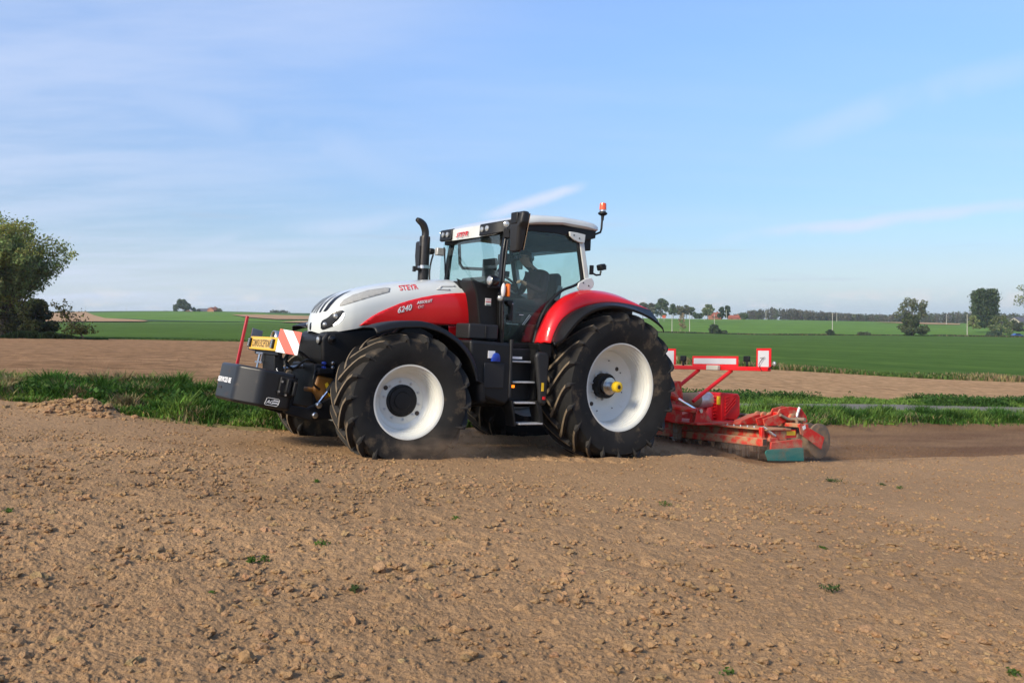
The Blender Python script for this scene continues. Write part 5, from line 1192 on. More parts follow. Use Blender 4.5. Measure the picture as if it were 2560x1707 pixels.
b = MB(); b.lathe([(.30, .10), (.50, .09), (.53, .075)], (-2.96, .02, 0), 'z', 18).box((-3.25, -.30, .286), (-2.9, .30, .33)); b.build('gearbox_foot', M_hredc, gb, bevel=.01, smooth=40)
for k in range(7):
    b = MB(); b.box((-3.02, .06, .36 + k * .052), (-2.972, .15, .376 + k * .052)); b.build('cooling_fin', M_hredc, gb, bevel=.004)
for k in range(6):
    z0 = .40 + k * .055; x0 = -3.07; ln = .24
    pts = [(x0 - .0, z0), (x0 - ln, min(z0 + .20, .71)), (x0 - ln, min(z0 + .222, .732)), (x0, z0 + .024)]
    b = MB(); b.prism(pts, 'y', .258, .282); b.build('side_rib', M_hredc, gb)
for (yy, zz) in ((-.12, .60), (.20, .64)):
    b = MB(); b.box((-3.004 + (.0 if yy < 0 else -.0), yy - .035, zz - .07), (-2.994, yy + .035, zz + .06)); b.build('warning_sticker', M_sticker, gb)
# side shield at the near end
for s_ in (1, -1):
    sh = empty('side_shield', (0, 0, 0), parent=H)
    y0 = s_ * (hw + .01)
    b = MB(); b.prism([(-2.72, .10), (-3.36, .135), (-3.42, .11), (-3.415, .0), (-2.71, -.01)], 'y', y0, y0 + s_ * .03); b.build('shield_upper', M_hred, sh, bevel=.008)
    b = MB(); b.prism([(-2.57, -.045), (-2.60, -.012), (-2.66, .0), (-3.38, .012), (-3.425, -.005), (-3.44, -.19), (-2.64, -.16)], 'y', y0 + s_ * .031, y0 + s_ * .043); b.build('shield_lower', M_green, sh, bevel=.004)
    b = MB(); b.prism([(-2.70, .262), (-3.33, .262), (-3.34, .15), (-2.86, .135), (-2.74, .18)], 'y', s_ * (hw - .03), s_ * (hw - .01)); b.build('end_plate', M_hredc, sh)
    b = MB(); b.box((-3.09, s_ * (hw - .008), .185), (-3.31, s_ * (hw - .004), .245)); b.build('warning_sticker', M_sticker, sh)
    b = MB(); b.tube([(-2.60, s_ * hw, .30), (-2.84, s_ * (hw + .01), .18)], .018, 8)
    b.build('spring_core', M_steel, sh)
    b = MB(); hel = [Vector((-2.60, s_ * hw, .30)).lerp(Vector((-2.80, s_ * hw, .20)), k / 70) + Vector((.45 * sin(k * .9), cos(k * .9), .9 * sin(k * .9))).normalized() * .026 for k in range(71)]
    b.tube(hel, .006, 5); b.build('shield_spring', M_alu, sh, smooth=60)
    b = MB(); b.box((-2.56, s_ * (hw - .06), .15), (-2.62, s_ * hw, .31)).box((-2.70, s_ * (hw - .03), .10), (-2.9, s_ * (hw + .02), .16)); b.build('spring_post', M_hred, sh, bevel=.01)
# roller
ro = empty('packer_roller', (-3.93, 0, .085), parent=H)
b = MB(); b.lathe([(-1.36, .19), (1.36, .19)], seg=28); b.build('roller_drum', M_roll, ro, smooth=40)
for k in range(15):
    y_ = -1.34 + k * .1915
    b = MB(); b.lathe([(y_ - .030, .19), (y_ - .018, .262), (y_ + .018, .262), (y_ + .030, .19)], seg=36); b.build('packer_ring', M_roll, ro, smooth=30)
for y_ in (1.365, -1.365):
    b = MB(); b.lathe([(y_ - .01, .20), (y_ + .008, .20), (y_ + .012, .05), (y_ + .05, .05), (y_ + .055, .0005)], seg=24); b.build('roller_end', M_roll, ro, smooth=30)
for s_ in (1, -1):
    b = MB(); b.prism([(-3.34, .335), (-3.37, .36), (-3.44, .35), (-3.95, .145), (-3.87, -.035), (-3.38, .20)], 'y', s_ * 1.42, s_ * 1.435); sp_ = b.build('roller_side_arm', M_hred, H, bevel=.004)
    b = MB(); b.box((-3.42, s_ * 1.436, .27), (-3.49, s_ * 1.439, .325), rot=(0, .35, 0)); b.build('grey_sticker', M_wsticker, sp_)
b = MB(); b.box((-3.60, -1.40, .285), (-3.49, 1.41, .345)); b.build('rear_beam', M_hredd, H, bevel=.012)
for s_ in (1, -1):
    for yy in (.93, 1.06):
        b = MB(); b.prism([(-3.02, .30), (-2.98, .40), (-3.30, .47), (-3.36, .55), (-3.58, .585), (-3.86, .56), (-3.99, .44), (-4.02, .35), (-3.92, .33), (-3.82, .42), (-3.60, .45), (-3.48, .35), (-3.30, .30)], 'y', s_ * yy, s_ * (yy + .02)); b.build('roller_lift_arm', M_hred, H, bevel=.005)
    b = MB(); b.box((-3.36, s_ * .95, .40), (-3.46, s_ * 1.08, .50)).box((-3.62, s_ * .95, .46), (-3.80, s_ * 1.06, .54)); b.build('arm_spacer', M_hred, H, bevel=.008)
    b = MB(); b.tube([(-3.80, s_ * 1.09, .57), (-3.70, s_ * 1.09, .36)], .022, 10); b.build('adjust_pin', M_alu, H)
    b = MB(); b.tube(spline([(-3.34, s_ * 1.10, .46), (-3.50, s_ * 1.12, .40), (-3.58, s_ * 1.16, .40), (-3.60, s_ * 1.2, .37), (-3.56, s_ * 1.22, .26)]), .024, 8); b.build('scraper_arm', M_soilmetal, H, smooth=60)
for y_ in (.45, .57, .69, .98, 1.10, -.5, -.7, -1.0):
    b = MB(); b.lathe([(y_ - .025, .065), (y_ - .02, .082), (y_ + .02, .082), (y_ + .025, .065)], (-3.62, 0, .40), 'y', 18); b.build('pivot_clamp', M_hredd, H, smooth=40)
b = MB(); b.tube([(-3.66, -1.3, .40), (-3.66, 1.3, .40)], .03, 10); b.build('scraper_shaft', M_soilmetal, H)
for s_ in (1, -1):
    b = MB(); b.tube([(-3.02, s_ * .62, .30), (-3.02, s_ * .62, .37)], .022, 10); b.build('grease_cap', M_alu, H)
    b = MB(); b.prism([(-2.9, .29), (-3.28, .29), (-3.40, .42), (-3.36, .46), (-3.26, .44), (-2.95, .36)], 'y', s_ * .56, s_ * .70); b.build('arm_mount', M_hred, H, bevel=.012)
# sign bar
sb = empty('sign_bar', (0, 0, 0), parent=H)
b = MB(); b.box((-3.14, -1.0, 1.105), (-3.06, 1.08, 1.168)); b.build('bar', M_hredc, sb, bevel=.006)
for s_, yy in ((1, .34), (-1, -.34)):
    b = MB(); b.tube([(-3.12, yy, 1.10), (-2.5, yy * .95, .74), (-2.32, yy * .9, .62)], .030, 10); b.build('strut', M_hredc, sb)
for (y0, y1, z0, z1) in ((-1.12, -.84, 1.18, 1.445), (-.46, .49, 1.165, 1.325), (.84, 1.11, 1.17, 1.445)):
    b = MB(); b.box((-3.11, y0, z0), (-3.095, y1, z1)); bo = b.build('sign_frame', M_hredc, sb, bevel=.002)
    b = MB(); b.box((-3.094, y0 + .035, z0 + (.035 if y1 - y0 > .5 else .0)), (-3.090, y1 - .035, z1 - .035)); b.build('sign_panel', M_panel, bo)
b = MB(); b.tube(spline([(-3.06, .98, 1.10), (-3.05, .93, 1.20), (-3.06, 1.0, 1.30)]), .005, 5).tube([(-3.06, .94, 1.30), (-3.06, 1.03, 1.31)], .004, 5); b.build('wire', M_black, sb, smooth=60)
for yy in (-.66, .66):
    b = MB(); b.box((-3.12, yy - .05, 1.24), (-3.07, yy + .05, 1.33)).box((-3.11, yy - .015, 1.168), (-3.08, yy + .015, 1.25)); b.build('lamp', M_black, sb, bevel=.008)
b = MB(); b.box((-3.05, -.06, 1.10), (-2.98, .18, 1.18)); b.build('document_box', mat('dusty_white_plastic', (.50, .48, .40), rough=.6), sb, bevel=.012)
b = MB(); b.tube([(-3.08, 1.08, 1.13), (-3.08, 1.18, 1.20)], .008, 6); ml = b.build('lamp_stalk', M_black, sb)
b = MB(); b.ball((-3.06, 1.20, 1.215), (.02, .03, .038), 12, 8); b.build('marker_lamp', M_lens, ml, smooth=60)
# leg with a share that loosens the wheel track
tl = empty('track_loosener', (0, 0, 0), parent=H)
b = MB(); b.box((-2.50, -.225, .02), (-2.44, -.175, .48)); b.build('loosener_leg', M_soilmetal, tl, bevel=.005)
b = MB(); b.box((-2.53, -.18, .02), (-2.42, -.11, .24)); b.build('loosener_clamp', M_soilmetal, tl, bevel=.01)
b = MB(); b.prism([(-2.50, .02), (-2.44, .02), (-2.40, -.24), (-2.45, -.26), (-2.48, -.1)], 'y', -.225, -.18); b.build('loosener_share', M_soilmetal, tl, bevel=.004)
# ------------------------------------------------------------------ plants
def leaf_mat(name, attr='tone', rough=.6, trans=.35):
    M = bpy.data.materials.new(name); M.use_nodes = True; nt = M.node_tree; N = nt.nodes; L = nt.links; p = N['Principled BSDF']
    a = N.new('ShaderNodeAttribute'); a.attribute_name = attr; L.new(a.outputs['Color'], p.inputs['Base Color'])
    p.inputs['Roughness'].default_value = rough; p.inputs['Specular IOR Level'].default_value = .08
    tb = N.new('ShaderNodeBsdfTranslucent'); L.new(a.outputs['Color'], tb.inputs[0])
    mx = N.new('ShaderNodeMixShader'); mx.inputs[0].default_value = trans
    L.new(p.outputs[0], mx.inputs[1]); L.new(tb.outputs[0], mx.inputs[2]); L.new(mx.outputs[0], N['Material Output'].inputs[0]); return M
M_leaf = leaf_mat('foliage', trans=.45); M_grass = leaf_mat('grass_blades', trans=.3)
M_bark = mat('bark', (.075, .058, .042), rough=.9, noise=(5, .3), bump=(14, .5, .03))
def cards(P, size, tone, r_, jitter=.22, aspect=1.6):
    """leaf sprays: small bent quads at points P"""
    n = len(P); a = r_.standard_normal((n, 3)); a /= np.linalg.norm(a, axis=1)[:, None]
    b_ = np.cross(a, r_.standard_normal((n, 3))); b_ /= np.linalg.norm(b_, axis=1)[:, None]
    s = (size * (.6 + .8 * r_.random(n)))[:, None]; a = a * s * aspect * .5; b_ = b_ * s * .5
    V = np.stack([P - a, P - b_ * .9 + a * .1, P + a, P + b_ * .9 + a * .1], 1).reshape(-1, 3)
    F = np.arange(n * 4).reshape(n, 4)
    c = np.asarray(tone) * (1 + jitter * r_.standard_normal((n, 1))) * (1 + .08 * r_.standard_normal((n, 3)))
    return V, F, np.repeat(np.clip(c, .004, 1), 4, 0)
def crown_points(n, blobs, r_, shell=.55):
    """points in ellipsoids (centre, radii), weighted to their outer part, with clumps"""
    vol = np.array([b[1][0] * b[1][1] * b[1][2] for b in blobs]) ** .75; pick = r_.choice(len(blobs), n, p=vol / vol.sum())
    d = r_.standard_normal((n, 3)); d /= np.linalg.norm(d, axis=1)[:, None]; rad = (shell + (1 - shell) * r_.random(n)) ** .7
    C = np.array([b[0] for b in blobs])[pick]; R_ = np.array([b[1] for b in blobs])[pick]
    return C + d * rad[:, None] * R_
def tree(name, label, group, base, h, w, seed, n=2500, leaf=.35, tone=(.05, .08, .028), trunk=.25, trunk_r=.18, blobs=None, nb=26, squash=1.0, lean=0., open_=.5, cat='tree', crown_lo=None):
    r_ = np.random.default_rng(seed); root = empty(name, base); tag(root, label, cat, group)
    if blobs is None:
        blobs = []; lo = h * (trunk if crown_lo is None else crown_lo)
        for k in range(nb):
            z = lo + (h - lo) * (.08 + .90 * r_.random()); q = (z - lo) / (h - lo)
            prof = sqrt(max(.05, 1 - abs(2 * q - .85) ** 2.4 * .85)) * w / 2 * squash
            a = r_.random() * 2 * pi; d = prof * (.35 + .6 * r_.random()); br = w * (.11 + .10 * r_.random())
            blobs.append(((d * cos(a) + lean * z, d * sin(a), min(z, h - br * .8)), (br, br, br * (.7 + .4 * r_.random()))))
    P = crown_points(n, blobs, r_, open_)
    P = P[P[:, 2] > .05]
    V, F, C = cards(P, leaf, tone, r_)
    # each clump of leaves has its own tint
    mesh_np('crown', V, F, M_leaf, root, attrs={'tone': np.clip(C * (1 + .25 * fbm(V[:, 0] / (w * .16) + seed, V[:, 2] / (w * .16) + V[:, 1] / (w * .2), seed, 2))[:, None], .004, 1)})
    b = MB(); hh = h * .72
    b.tube([(lean * t * hh, 0, t * hh - .15) for t in (0, .25, .5, .75, 1)], [trunk_r, trunk_r * .8, trunk_r * .6, trunk_r * .4, trunk_r * .15], 7)
    for c, rr in blobs[:14]:
        z0 = c[2] * .55; b.tube([(lean * z0, 0, z0), (c[0] * .55 + lean * z0 * .4, c[1] * .55, (z0 + c[2]) / 2 + .05 * h), c], [trunk_r * .4, trunk_r * .25, trunk_r * .08], 5)
    b.build('trunk', M_bark, root, fix=False); return root

# the big pollard willow on the left, shoots fanning out of a short bole
def willow(base, h):
    r_ = np.random.default_rng(5); root = empty('willow_tree', base); tag(root, 'large airy willow with many upright shoots at the left edge', 'tree')
    b = MB(); b.tube([(0, 0, -.2), (.05, 0, .8), (0, 0, 1.7), (.05, 0, 2.5)], [.62, .48, .50, .42], 12); pts = []
    for k in range(125):
        a = r_.random() * 2 * pi; sp = (.12 + .88 * r_.random() ** .7); L_ = (h - 2.2) * (.62 + .38 * r_.random()) * (1 - .10 * sp)
        ang = sp * radians(47); p = Vector((.3 * cos(a) * r_.random(), .3 * sin(a) * r_.random(), 1.3 + 1.2 * r_.random())); d = Vector((cos(a) * sin(ang), sin(a) * sin(ang), cos(ang)))
        path = [p]; n = 9
        for i in range(n):
            d = (d + Vector((.05 * r_.standard_normal(), .05 * r_.standard_normal(), .035 - .010 * i * sp))).normalized(); path.append(path[-1] + d * L_ / n)
        r0 = .075 * (.5 + r_.random() * .7); b.tube(path, [r0 * (1 - i / (n + .6)) + .006 for i in range(n + 1)], 5, cap=False)
        for i in range(2, n + 1):
            for _ in range(3):
                tw = path[i].lerp(path[i - 1], r_.random()); dd = (d + Vector(r_.standard_normal(3)) * .8).normalized(); e = tw + dd * (.35 + .55 * r_.random())
                if i < 4 and r_.random() < .6: continue
                if i > 4: b.tube([tw, e], [.012, .004], 3, cap=False)
                m_ = int((6 + 14 * (i / n)) * 1.25)
                for q_ in range(m_): pts.append(tw.lerp(e, r_.random()) + Vector(r_.standard_normal(3)) * (.13 + .10 * i / n))
    P = np.array([p[:] for p in pts]); V, F, C = cards(P, .125, (.205, .26, .10), r_, .22, 2.2)
    hz = np.clip(V[:, 2] / h, 0, 1)[:, None]; warm = (fbm(V[:, 0] * .5, V[:, 2] * .5, 31, 3)[:, None] > .12)
    C = np.where(warm, C * np.array([[1.25, 1.05, .75]]), C)
    mesh_np('crown', V, F, M_leaf, root, attrs={'tone': np.clip(C, 0, 1)})
    b.build('trunk', M_bark, root, fix=False)
    # suckers and ivy round the bole
    Pp = crown_points(2600, [((.2, 0, .9), (1.0, .9, 1.0)), ((.0, 0, 1.9), (.9, .9, .8)), ((-.9, 0, .8), (.8, .8, .9))], r_, .2)
    V, F, C = cards(Pp, .13, (.060, .062, .020), r_, .3); mesh_np('ivy', V, F, M_leaf, root, attrs={'tone': C})
willow(W(6, 72), 10.4)
tree('hawthorn_bush', 'dense dark rounded thicket right of the willow trunk', None, W(88, 79), 3.3, 3.6, 11, n=9000, leaf=.17, tone=(.060, .070, .030), crown_lo=.0, nb=30, open_=.3, trunk_r=.1, cat='bush')
tree('hawthorn_bush', 'low dark shrub standing just left of the tan slope', None, W(32, 80), 2.6, 4.4, 12, n=5000, leaf=.17, tone=(.065, .075, .030), crown_lo=.0, nb=20, open_=.3, trunk_r=.1, cat='bush')
# the sparse leaning sapling beside it
def leaning(base):
    r_ = np.random.default_rng(8); root = empty('leaning_sapling', base); tag(root, 'sparse sapling leaning left out of the dark grass strip', 'tree')
    b = MB(); pts = []
    main = spline([(0, 0, 0), (-.45, 0, .55), (-1.0, 0, 1.25), (-1.6, .1, 1.9), (-2.0, .1, 2.6)], 4); b.tube(main, list(np.linspace(.075, .02, len(main))), 6)
    for k in range(34):
        p = main[int(3 + r_.random() * (len(main) - 4))]; d = Vector((r_.standard_normal() * .8 - .15, r_.standard_normal() * .7, .6 + .5 * r_.random())).normalized(); path = [p]
        for i in range(4): d = (d + Vector(r_.standard_normal(3)) * .25).normalized(); path.append(path[-1] + d * (.22 + .14 * r_.random()))
        b.tube(path, [.02, .016, .012, .009, .005], 4, cap=False)
        for i in range(1, 5):
            for _ in range(3): pts.append(path[i] + Vector(r_.standard_normal(3)) * .12)
    for k in range(500): pts.append(Vector((-.5 + .55 * r_.standard_normal(), .4 * r_.standard_normal(), .45 + .35 * abs(r_.standard_normal()))))
    V, F, C = cards(np.array([p[:] for p in pts]), .13, (.070, .075, .024), r_, .25); mesh_np('crown', V, F, M_leaf, root, attrs={'tone': C}); b.build('trunk', M_bark, root, fix=False)
leaning(W(212, 69))

# grass: curved blades, three faces each
def blades(X, Y, h, tone, r_, width=.012, z=None, lean=.35, base_off=0.0):
    n = len(X); z = (land(X, Y) + EYE) if z is None else z; z = z + base_off
    a = r_.random(n) * 2 * pi; dx, dy = np.cos(a), np.sin(a); le = lean * (.3 + r_.random(n)) * h; w = width * (.6 + .8 * r_.random(n))
    px, py = -dy * w, dx * w
    B = np.stack([X, Y, z - .03], -1)
    def pt(f, l, ww): return B + np.stack([dx * le * l + px * ww, dy * le * l + py * ww, h * f + .03], -1)
    V = np.stack([pt(0, 0, 1), pt(0, 0, -1), pt(.55, .3, -.8), pt(.55, .3, .8), pt(.95, 1, -.12), pt(.95, 1, .12)], 1).reshape(-1, 3)
    i0 = np.arange(n)[:, None] * 6; F = np.concatenate([i0 + np.array([[0, 1, 2, 3]]), i0 + np.array([[3, 2, 4, 5]])], 0)
    c = np.asarray(tone) * (1 + .18 * r_.standard_normal((n, 1))) * (1 + .07 * r_.standard_normal((n, 3)))
    return V, F, np.repeat(np.clip(c, .004, 1), 6, 0)
def join(name, lst, m, label=None):
    VV, FF, CC = [], [], []; off = 0
    for V, F, C in lst: VV.append(V); FF.append(F + off); CC.append(C); off += len(V)
    o = mesh_np(name, np.concatenate(VV), np.concatenate(FF), m, attrs={'tone': np.concatenate(CC)}); return tag(o, kind='stuff')
r_ = np.random.default_rng(21)
def verge_points(n, t0, t1, q0, q1):
    """spread over the verge by bearing and by how far across it they stand, denser where it is nearer"""
    t = t0 + (t1 - t0) * r_.random(n); ya = edge(0, np.clip(t, CT[0], CT[-1]))[0]; yb = edge(1, np.clip(t, CT[0], CT[-1]))[0]
    q = q0 + (q1 - q0) * r_.random(n); Y = ya + (yb - ya) * q; return t * Y, Y, q
G = []
# left: rank grass on both sides of the ditch, in clumps
X, Y, q = verge_points(90000, -.75, -.20, -.05, .93)
clump = fbm(X * 1.5, Y * 1.5, 14, 3); big = fbm(X * .45, Y * .7, 18, 2)
keep = (q > .03 + .30 * fbm(X * 1.1, Y * 1.1, 3, 3)); X, Y, q, clump, big = X[keep], Y[keep], q[keep], clump[keep], big[keep]
hh = (.04 + .13 * r_.random(len(X))) * (1 + 1.5 * np.clip(clump + .4 * big, -.5, .6)) * (.6 + .5 * smoothstep(.0, .6, q))
mixf = smoothstep(-.30, .30, clump + .5 * big + .12 * r_.standard_normal(len(X)))[:, None]
tone = np.array((.165, .255, .042)) * (1 - mixf) + np.array((.058, .135, .026)) * mixf
dry = r_.random(len(X)) < .02 + .35 * (fbm(X * 1.6, Y * 1.6, 9, 2) > .33) + .10 * (q < .12); tone[dry] = (.30, .23, .11)
G.append(blades(X, Y, hh, tone, r_, .010, lean=.9))
# tussocks of several kinds standing out of it
def tussock(Xc, Yc, s, n, h, tone, lean=.8):
    d = np.abs(r_.standard_normal(n)); a = r_.random(n) * 2 * pi; X = Xc + s * d * np.cos(a); Y = Yc + s * d * np.sin(a)
    return blades(X, Y, h * (.5 + .6 * r_.random(n)) * np.exp(-.35 * d * d), np.asarray(tone), r_, .011, lean=lean)
for k in range(120):
    t = -.62 + .42 * r_.random(); ya = edge(0, t)[0]; yb = edge(1, t)[0]; qq = .12 + .78 * r_.random(); Yc = ya + (yb - ya) * qq
    kind = r_.random(); tn = (.055, .125, .020) if kind < .5 else ((.12, .20, .035) if kind < .85 else (.26, .21, .10))
    G.append(tussock(t * Yc, Yc, .12 + .16 * r_.random(), 260, .13 + .18 * r_.random() + .07 * (qq > .5), np.array(tn) * (.8 + .4 * r_.random())))
# leafy weeds (nettle, dock) among the grass: small cards
n = 9000; X, Y, q = verge_points(n, -.62, -.2, .15, .95); kk = fbm(X * 1.2, Y * 1.2, 51, 3) > .10; X, Y = X[kk], Y[kk]
P = np.stack([X, Y, land(X, Y) + EYE + .03 + .18 * r_.random(len(X))], -1); G.append(cards(P, .045, (.050, .105, .022), r_, .25))
# between the wheels and behind the machines
X, Y, q = verge_points(26000, -.20, .16, .0, .95); G.append(blades(X, Y, .06 + .14 * r_.random(len(X)), np.array((.085, .16, .026)), r_, .013, lean=.8))
# right: near verge, the strip beyond the lane
X, Y, q = verge_points(100000, .12, .80, -.04, .46); cl = fbm(X * .9, Y * .9, 33, 3); big = fbm(X * .3, Y * .5, 38, 2)
keep = q > .02 + .14 * fbm(X * .9, Y * 1.1, 8, 3); X, Y, q, cl, big = X[keep], Y[keep], q[keep], cl[keep], big[keep]
mixf = smoothstep(-.3, .3, cl + .4 * big + .12 * r_.standard_normal(len(X)))[:, None]
tn = np.array((.165, .265, .046)) * (1 - mixf) + np.array((.070, .155, .030)) * mixf; dry = r_.random(len(X)) < .02 + .22 * (q < .08); tn[dry] = (.28, .22, .11)
G.append(blades(X, Y, (.05 + .15 * r_.random(len(X))) * (1 + 1.2 * np.clip(cl + .3 * big, -.5, .5)) * (1 - .55 * smoothstep(.25, .46, q)), tn, r_, .014, lean=.9))
for k in range(90):
    t = .16 + .5 * r_.random(); ya = edge(0, t)[0]; yb = edge(1, t)[0]; qq = .06 + .28 * r_.random(); Yc = ya + (yb - ya) * qq
    G.append(tussock(t * Yc, Yc, .2 + .25 * r_.random(), 260, .20 + .22 * r_.random(), np.array((.055, .125, .022) if r_.random() < .6 else (.13, .21, .04)) * (.8 + .4 * r_.random())))
X, Y, q = verge_points(70000, .06, .85, .66, .99); cl = fbm(X * .5, Y * .9, 35, 3)
mixf = smoothstep(-.25, .3, cl + .15 * r_.standard_normal(len(X)))[:, None]
G.append(blades(X, Y, (.05 + .15 * r_.random(len(X))) * (1 + 1.4 * np.clip(cl, -.5, .6)) * smoothstep(.64, .78, q), np.array((.15, .245, .046)) * (1 - mixf) + np.array((.058, .125, .028)) * mixf, r_, .018, lean=.9))
n = 16000; X, Y, q = verge_points(n, .06, .8, .74, .98); kk = fbm(X * .5, Y * .9, 35, 3) > .05; X, Y = X[kk], Y[kk]
P = np.stack([X, Y, land(X, Y) + EYE + .04 + .26 * r_.random(len(X))], -1); G.append(cards(P, .05, (.050, .105, .024), r_, .25))
join('verge_grass', G, M_grass)
# rough dry margin between the bare field and the wheat, and the dark strip under the willow
G = []
n = 26000; t = -.75 + 1.6 * r_.random(n); ye = edge(2, np.clip(t, CT[0], CT[-1]))[0]; Y = ye * (1.0 + .05 * r_.random(n)); X = t * Y; nz = fbm(X * .12, Y * .12, 4, 3)
wd = np.where(t > .1, 1.0, .35); h_ = (.10 + .30 * r_.random(n)) * wd * (1 + .9 * nz); tone = np.array((.075, .125, .030)) * np.ones((n, 1)); d_ = (nz + .3 * r_.standard_normal(n) > .05) & (t > .15); tone[d_] = (.24, .19, .095)
G.append(blades(X, Y, np.maximum(h_, .05), tone, r_, .05))
join('field_margin_grass', G, M_grass)
n = 9000; t = .16 + .62 * r_.random(n); ye = edge(3, np.clip(t, CT[0], CT[-1]))[0]; Y = ye * (.992 + .008 * r_.random(n)); X = t * Y
join('boundary_grass', [blades(X, Y, .25 + .65 * r_.random(n) * (.5 + vnoise(X / 9, Y * 0, 6)), np.where(r_.random((n, 1)) < .8, np.array([[.05, .065, .028]]), np.array([[.20, .16, .09]])), r_, .16)], M_grass)
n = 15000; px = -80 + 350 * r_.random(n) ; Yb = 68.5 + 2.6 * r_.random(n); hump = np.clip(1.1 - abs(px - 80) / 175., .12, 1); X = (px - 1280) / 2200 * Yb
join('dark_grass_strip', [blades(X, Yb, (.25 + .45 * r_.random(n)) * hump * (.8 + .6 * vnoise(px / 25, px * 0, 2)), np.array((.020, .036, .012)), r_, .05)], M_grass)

# ------------------------------------------------------------------ far right: trees, posts, houses, wood
def far_tree(px, Y, wpx, ytop, ybase, seed, label, tone, n=900, group='trees along the far field edge', name='field_tree', **k):
    b = W(px, Y); b.z = -(ybase - 795) / 2200 * Y + EYE; m_ = Y / 2200.
    tone = tuple(np.array(tone) * 2.0 + .022)
    return tree(name, label, group, b, (ybase - ytop) * m_, wpx * m_, seed, n=n, leaf=k.pop('leaf', 3.2 * m_), tone=tone, trunk_r=k.pop('trunk_r', .22), **k)
tg = (.050, .068, .030); tb = (.072, .070, .042); td = (.026, .044, .020)
far_tree(1652, 640, 44, 747, 796, 41, 'tallest dense tree of the clump behind the rear wheel', (.040, .058, .024), 1500, crown_lo=.02)
for i, (px, w_, yt, tn, lb) in enumerate(((1607, 28, 757, tb, 'grey-brown bare tree emerging from behind the red fender'), (1628, 24, 758, tb, 'grey-brown bare tree left of the tallest dense tree'), (1683, 24, 760, tg, 'narrow green tree just right of the tallest dense tree'), (1701, 22, 764, tb, 'small brownish tree third from the right of the clump'), (1716, 20, 762, tb, 'thin brownish tree next to the clump right end'), (1730, 20, 768, tg, 'rightmost small tree of the clump behind the posts'))):
    far_tree(px, 630, w_, yt, 796, 50 + i, lb, tn, 600)
far_tree(1769, 560, 29, 761, 799, 60, 'pale green rounded tree left of the red-roofed house', (.085, .105, .050), 1100)
far_tree(1803, 590, 16, 768, 797, 61, 'dark slim tree right behind the red-roofed house', td, 700, crown_lo=.05); far_tree(1819, 590, 17, 765, 797, 62, 'tallest dark tree right of the red-roofed house', td, 800, crown_lo=.05)
far_tree(1745, 600, 26, 784, 796, 63, 'low dark hedge clump between the pale tree and the posts', td, 500, crown_lo=.0, cat='bush')
far_tree(1861, 600, 22, 784, 798, 64, 'small grey-green tree where the brown wood begins', tg, 500, crown_lo=.05)
far_tree(1785, 345, 33, 811, 836, 65, 'round dark green bush on the boundary of the two green fields', (.034, .050, .020), 2600, name='field_bush', group=None, cat='bush', crown_lo=.0, leaf=.42, open_=.35)
far_tree(1809, 345, 16, 826, 837, 66, 'low bush hugging the right foot of the round field bush', (.034, .05, .02), 500, name='field_bush', group=None, cat='bush', crown_lo=.0, leaf=.4)
far_tree(2075, 348, 19, 824, 838, 67, 'small round bush below the middle utility post', td, 900, name='field_bush', group=None, cat='bush', crown_lo=.0, leaf=.4, open_=.35)
far_tree(2160, 348, 34, 830, 839, 68, 'low flat bush between the small round bush and the big tree', (.040, .05, .022), 700, name='field_bush', group=None, cat='bush', crown_lo=.0, leaf=.4)
far_tree(1707, 340, 19, 781, 830, 69, 'thin leafless brown sapling between two pale posts', (.17, .13, .075), 420, name='bare_sapling', group=None, crown_lo=.05, leaf=.35, trunk_r=.07)
# big two-storey tree on the boundary: thick shrub below, airy top
bt = far_tree(2280, 346, 88, 742, 839, 70, 'large tree with dense lower thicket and airy top in the right fields', (.050, .062, .026), 10, group=None, crown_lo=.1, nb=10, trunk_r=.3)
m_ = 346 / 2200.; rb = np.random.default_rng(71)
blobs = [((rb.normal() * 19 * m_, rb.normal() * 3, (6 + 17 * rb.random()) * m_), (12 * m_, 12 * m_, 8 * m_)) for _ in range(16)] + [((rb.normal() * 12 * m_, rb.normal() * 2, (22 + 28 * rb.random()) * m_), (10 * m_, 10 * m_, 9 * m_)) for _ in range(14)]
P = crown_points(5200, blobs, rb, .3); P = P[P[:, 2] > 0]; V, F, C = cards(P, .46, (.105, .128, .060), rb, .25); mesh_np('thicket', V, F, M_leaf, bt, attrs={'tone': C})
blobs = [((cx * m_, rb.normal() * 1.5, cz * m_), (11 * m_, 11 * m_, 10 * m_)) for cx, cz in ((-28, 62), (-20, 76), (-14, 86), (-4, 78), (2, 66), (10, 84), (16, 70), (24, 80), (32, 74), (38, 66), (26, 60), (-30, 52), (34, 54), (-10, 56))]
P = crown_points(1900, blobs, rb, .25); V, F, C = cards(P, .44, (.17, .18, .095), rb, .25); mesh_np('upper_crown', V, F, M_leaf, bt, attrs={'tone': C})
b = MB()
for cx, cz in ((-24, 72), (-12, 82), (2, 74), (14, 82), (28, 76), (36, 62)): b.tube([(0, 0, 10 * m_), (cx * .4 * m_, 0, cz * .55 * m_), (cx * m_, 0, cz * m_)], [.22, .14, .04], 5)
b.build('branches', M_bark, bt, fix=False)
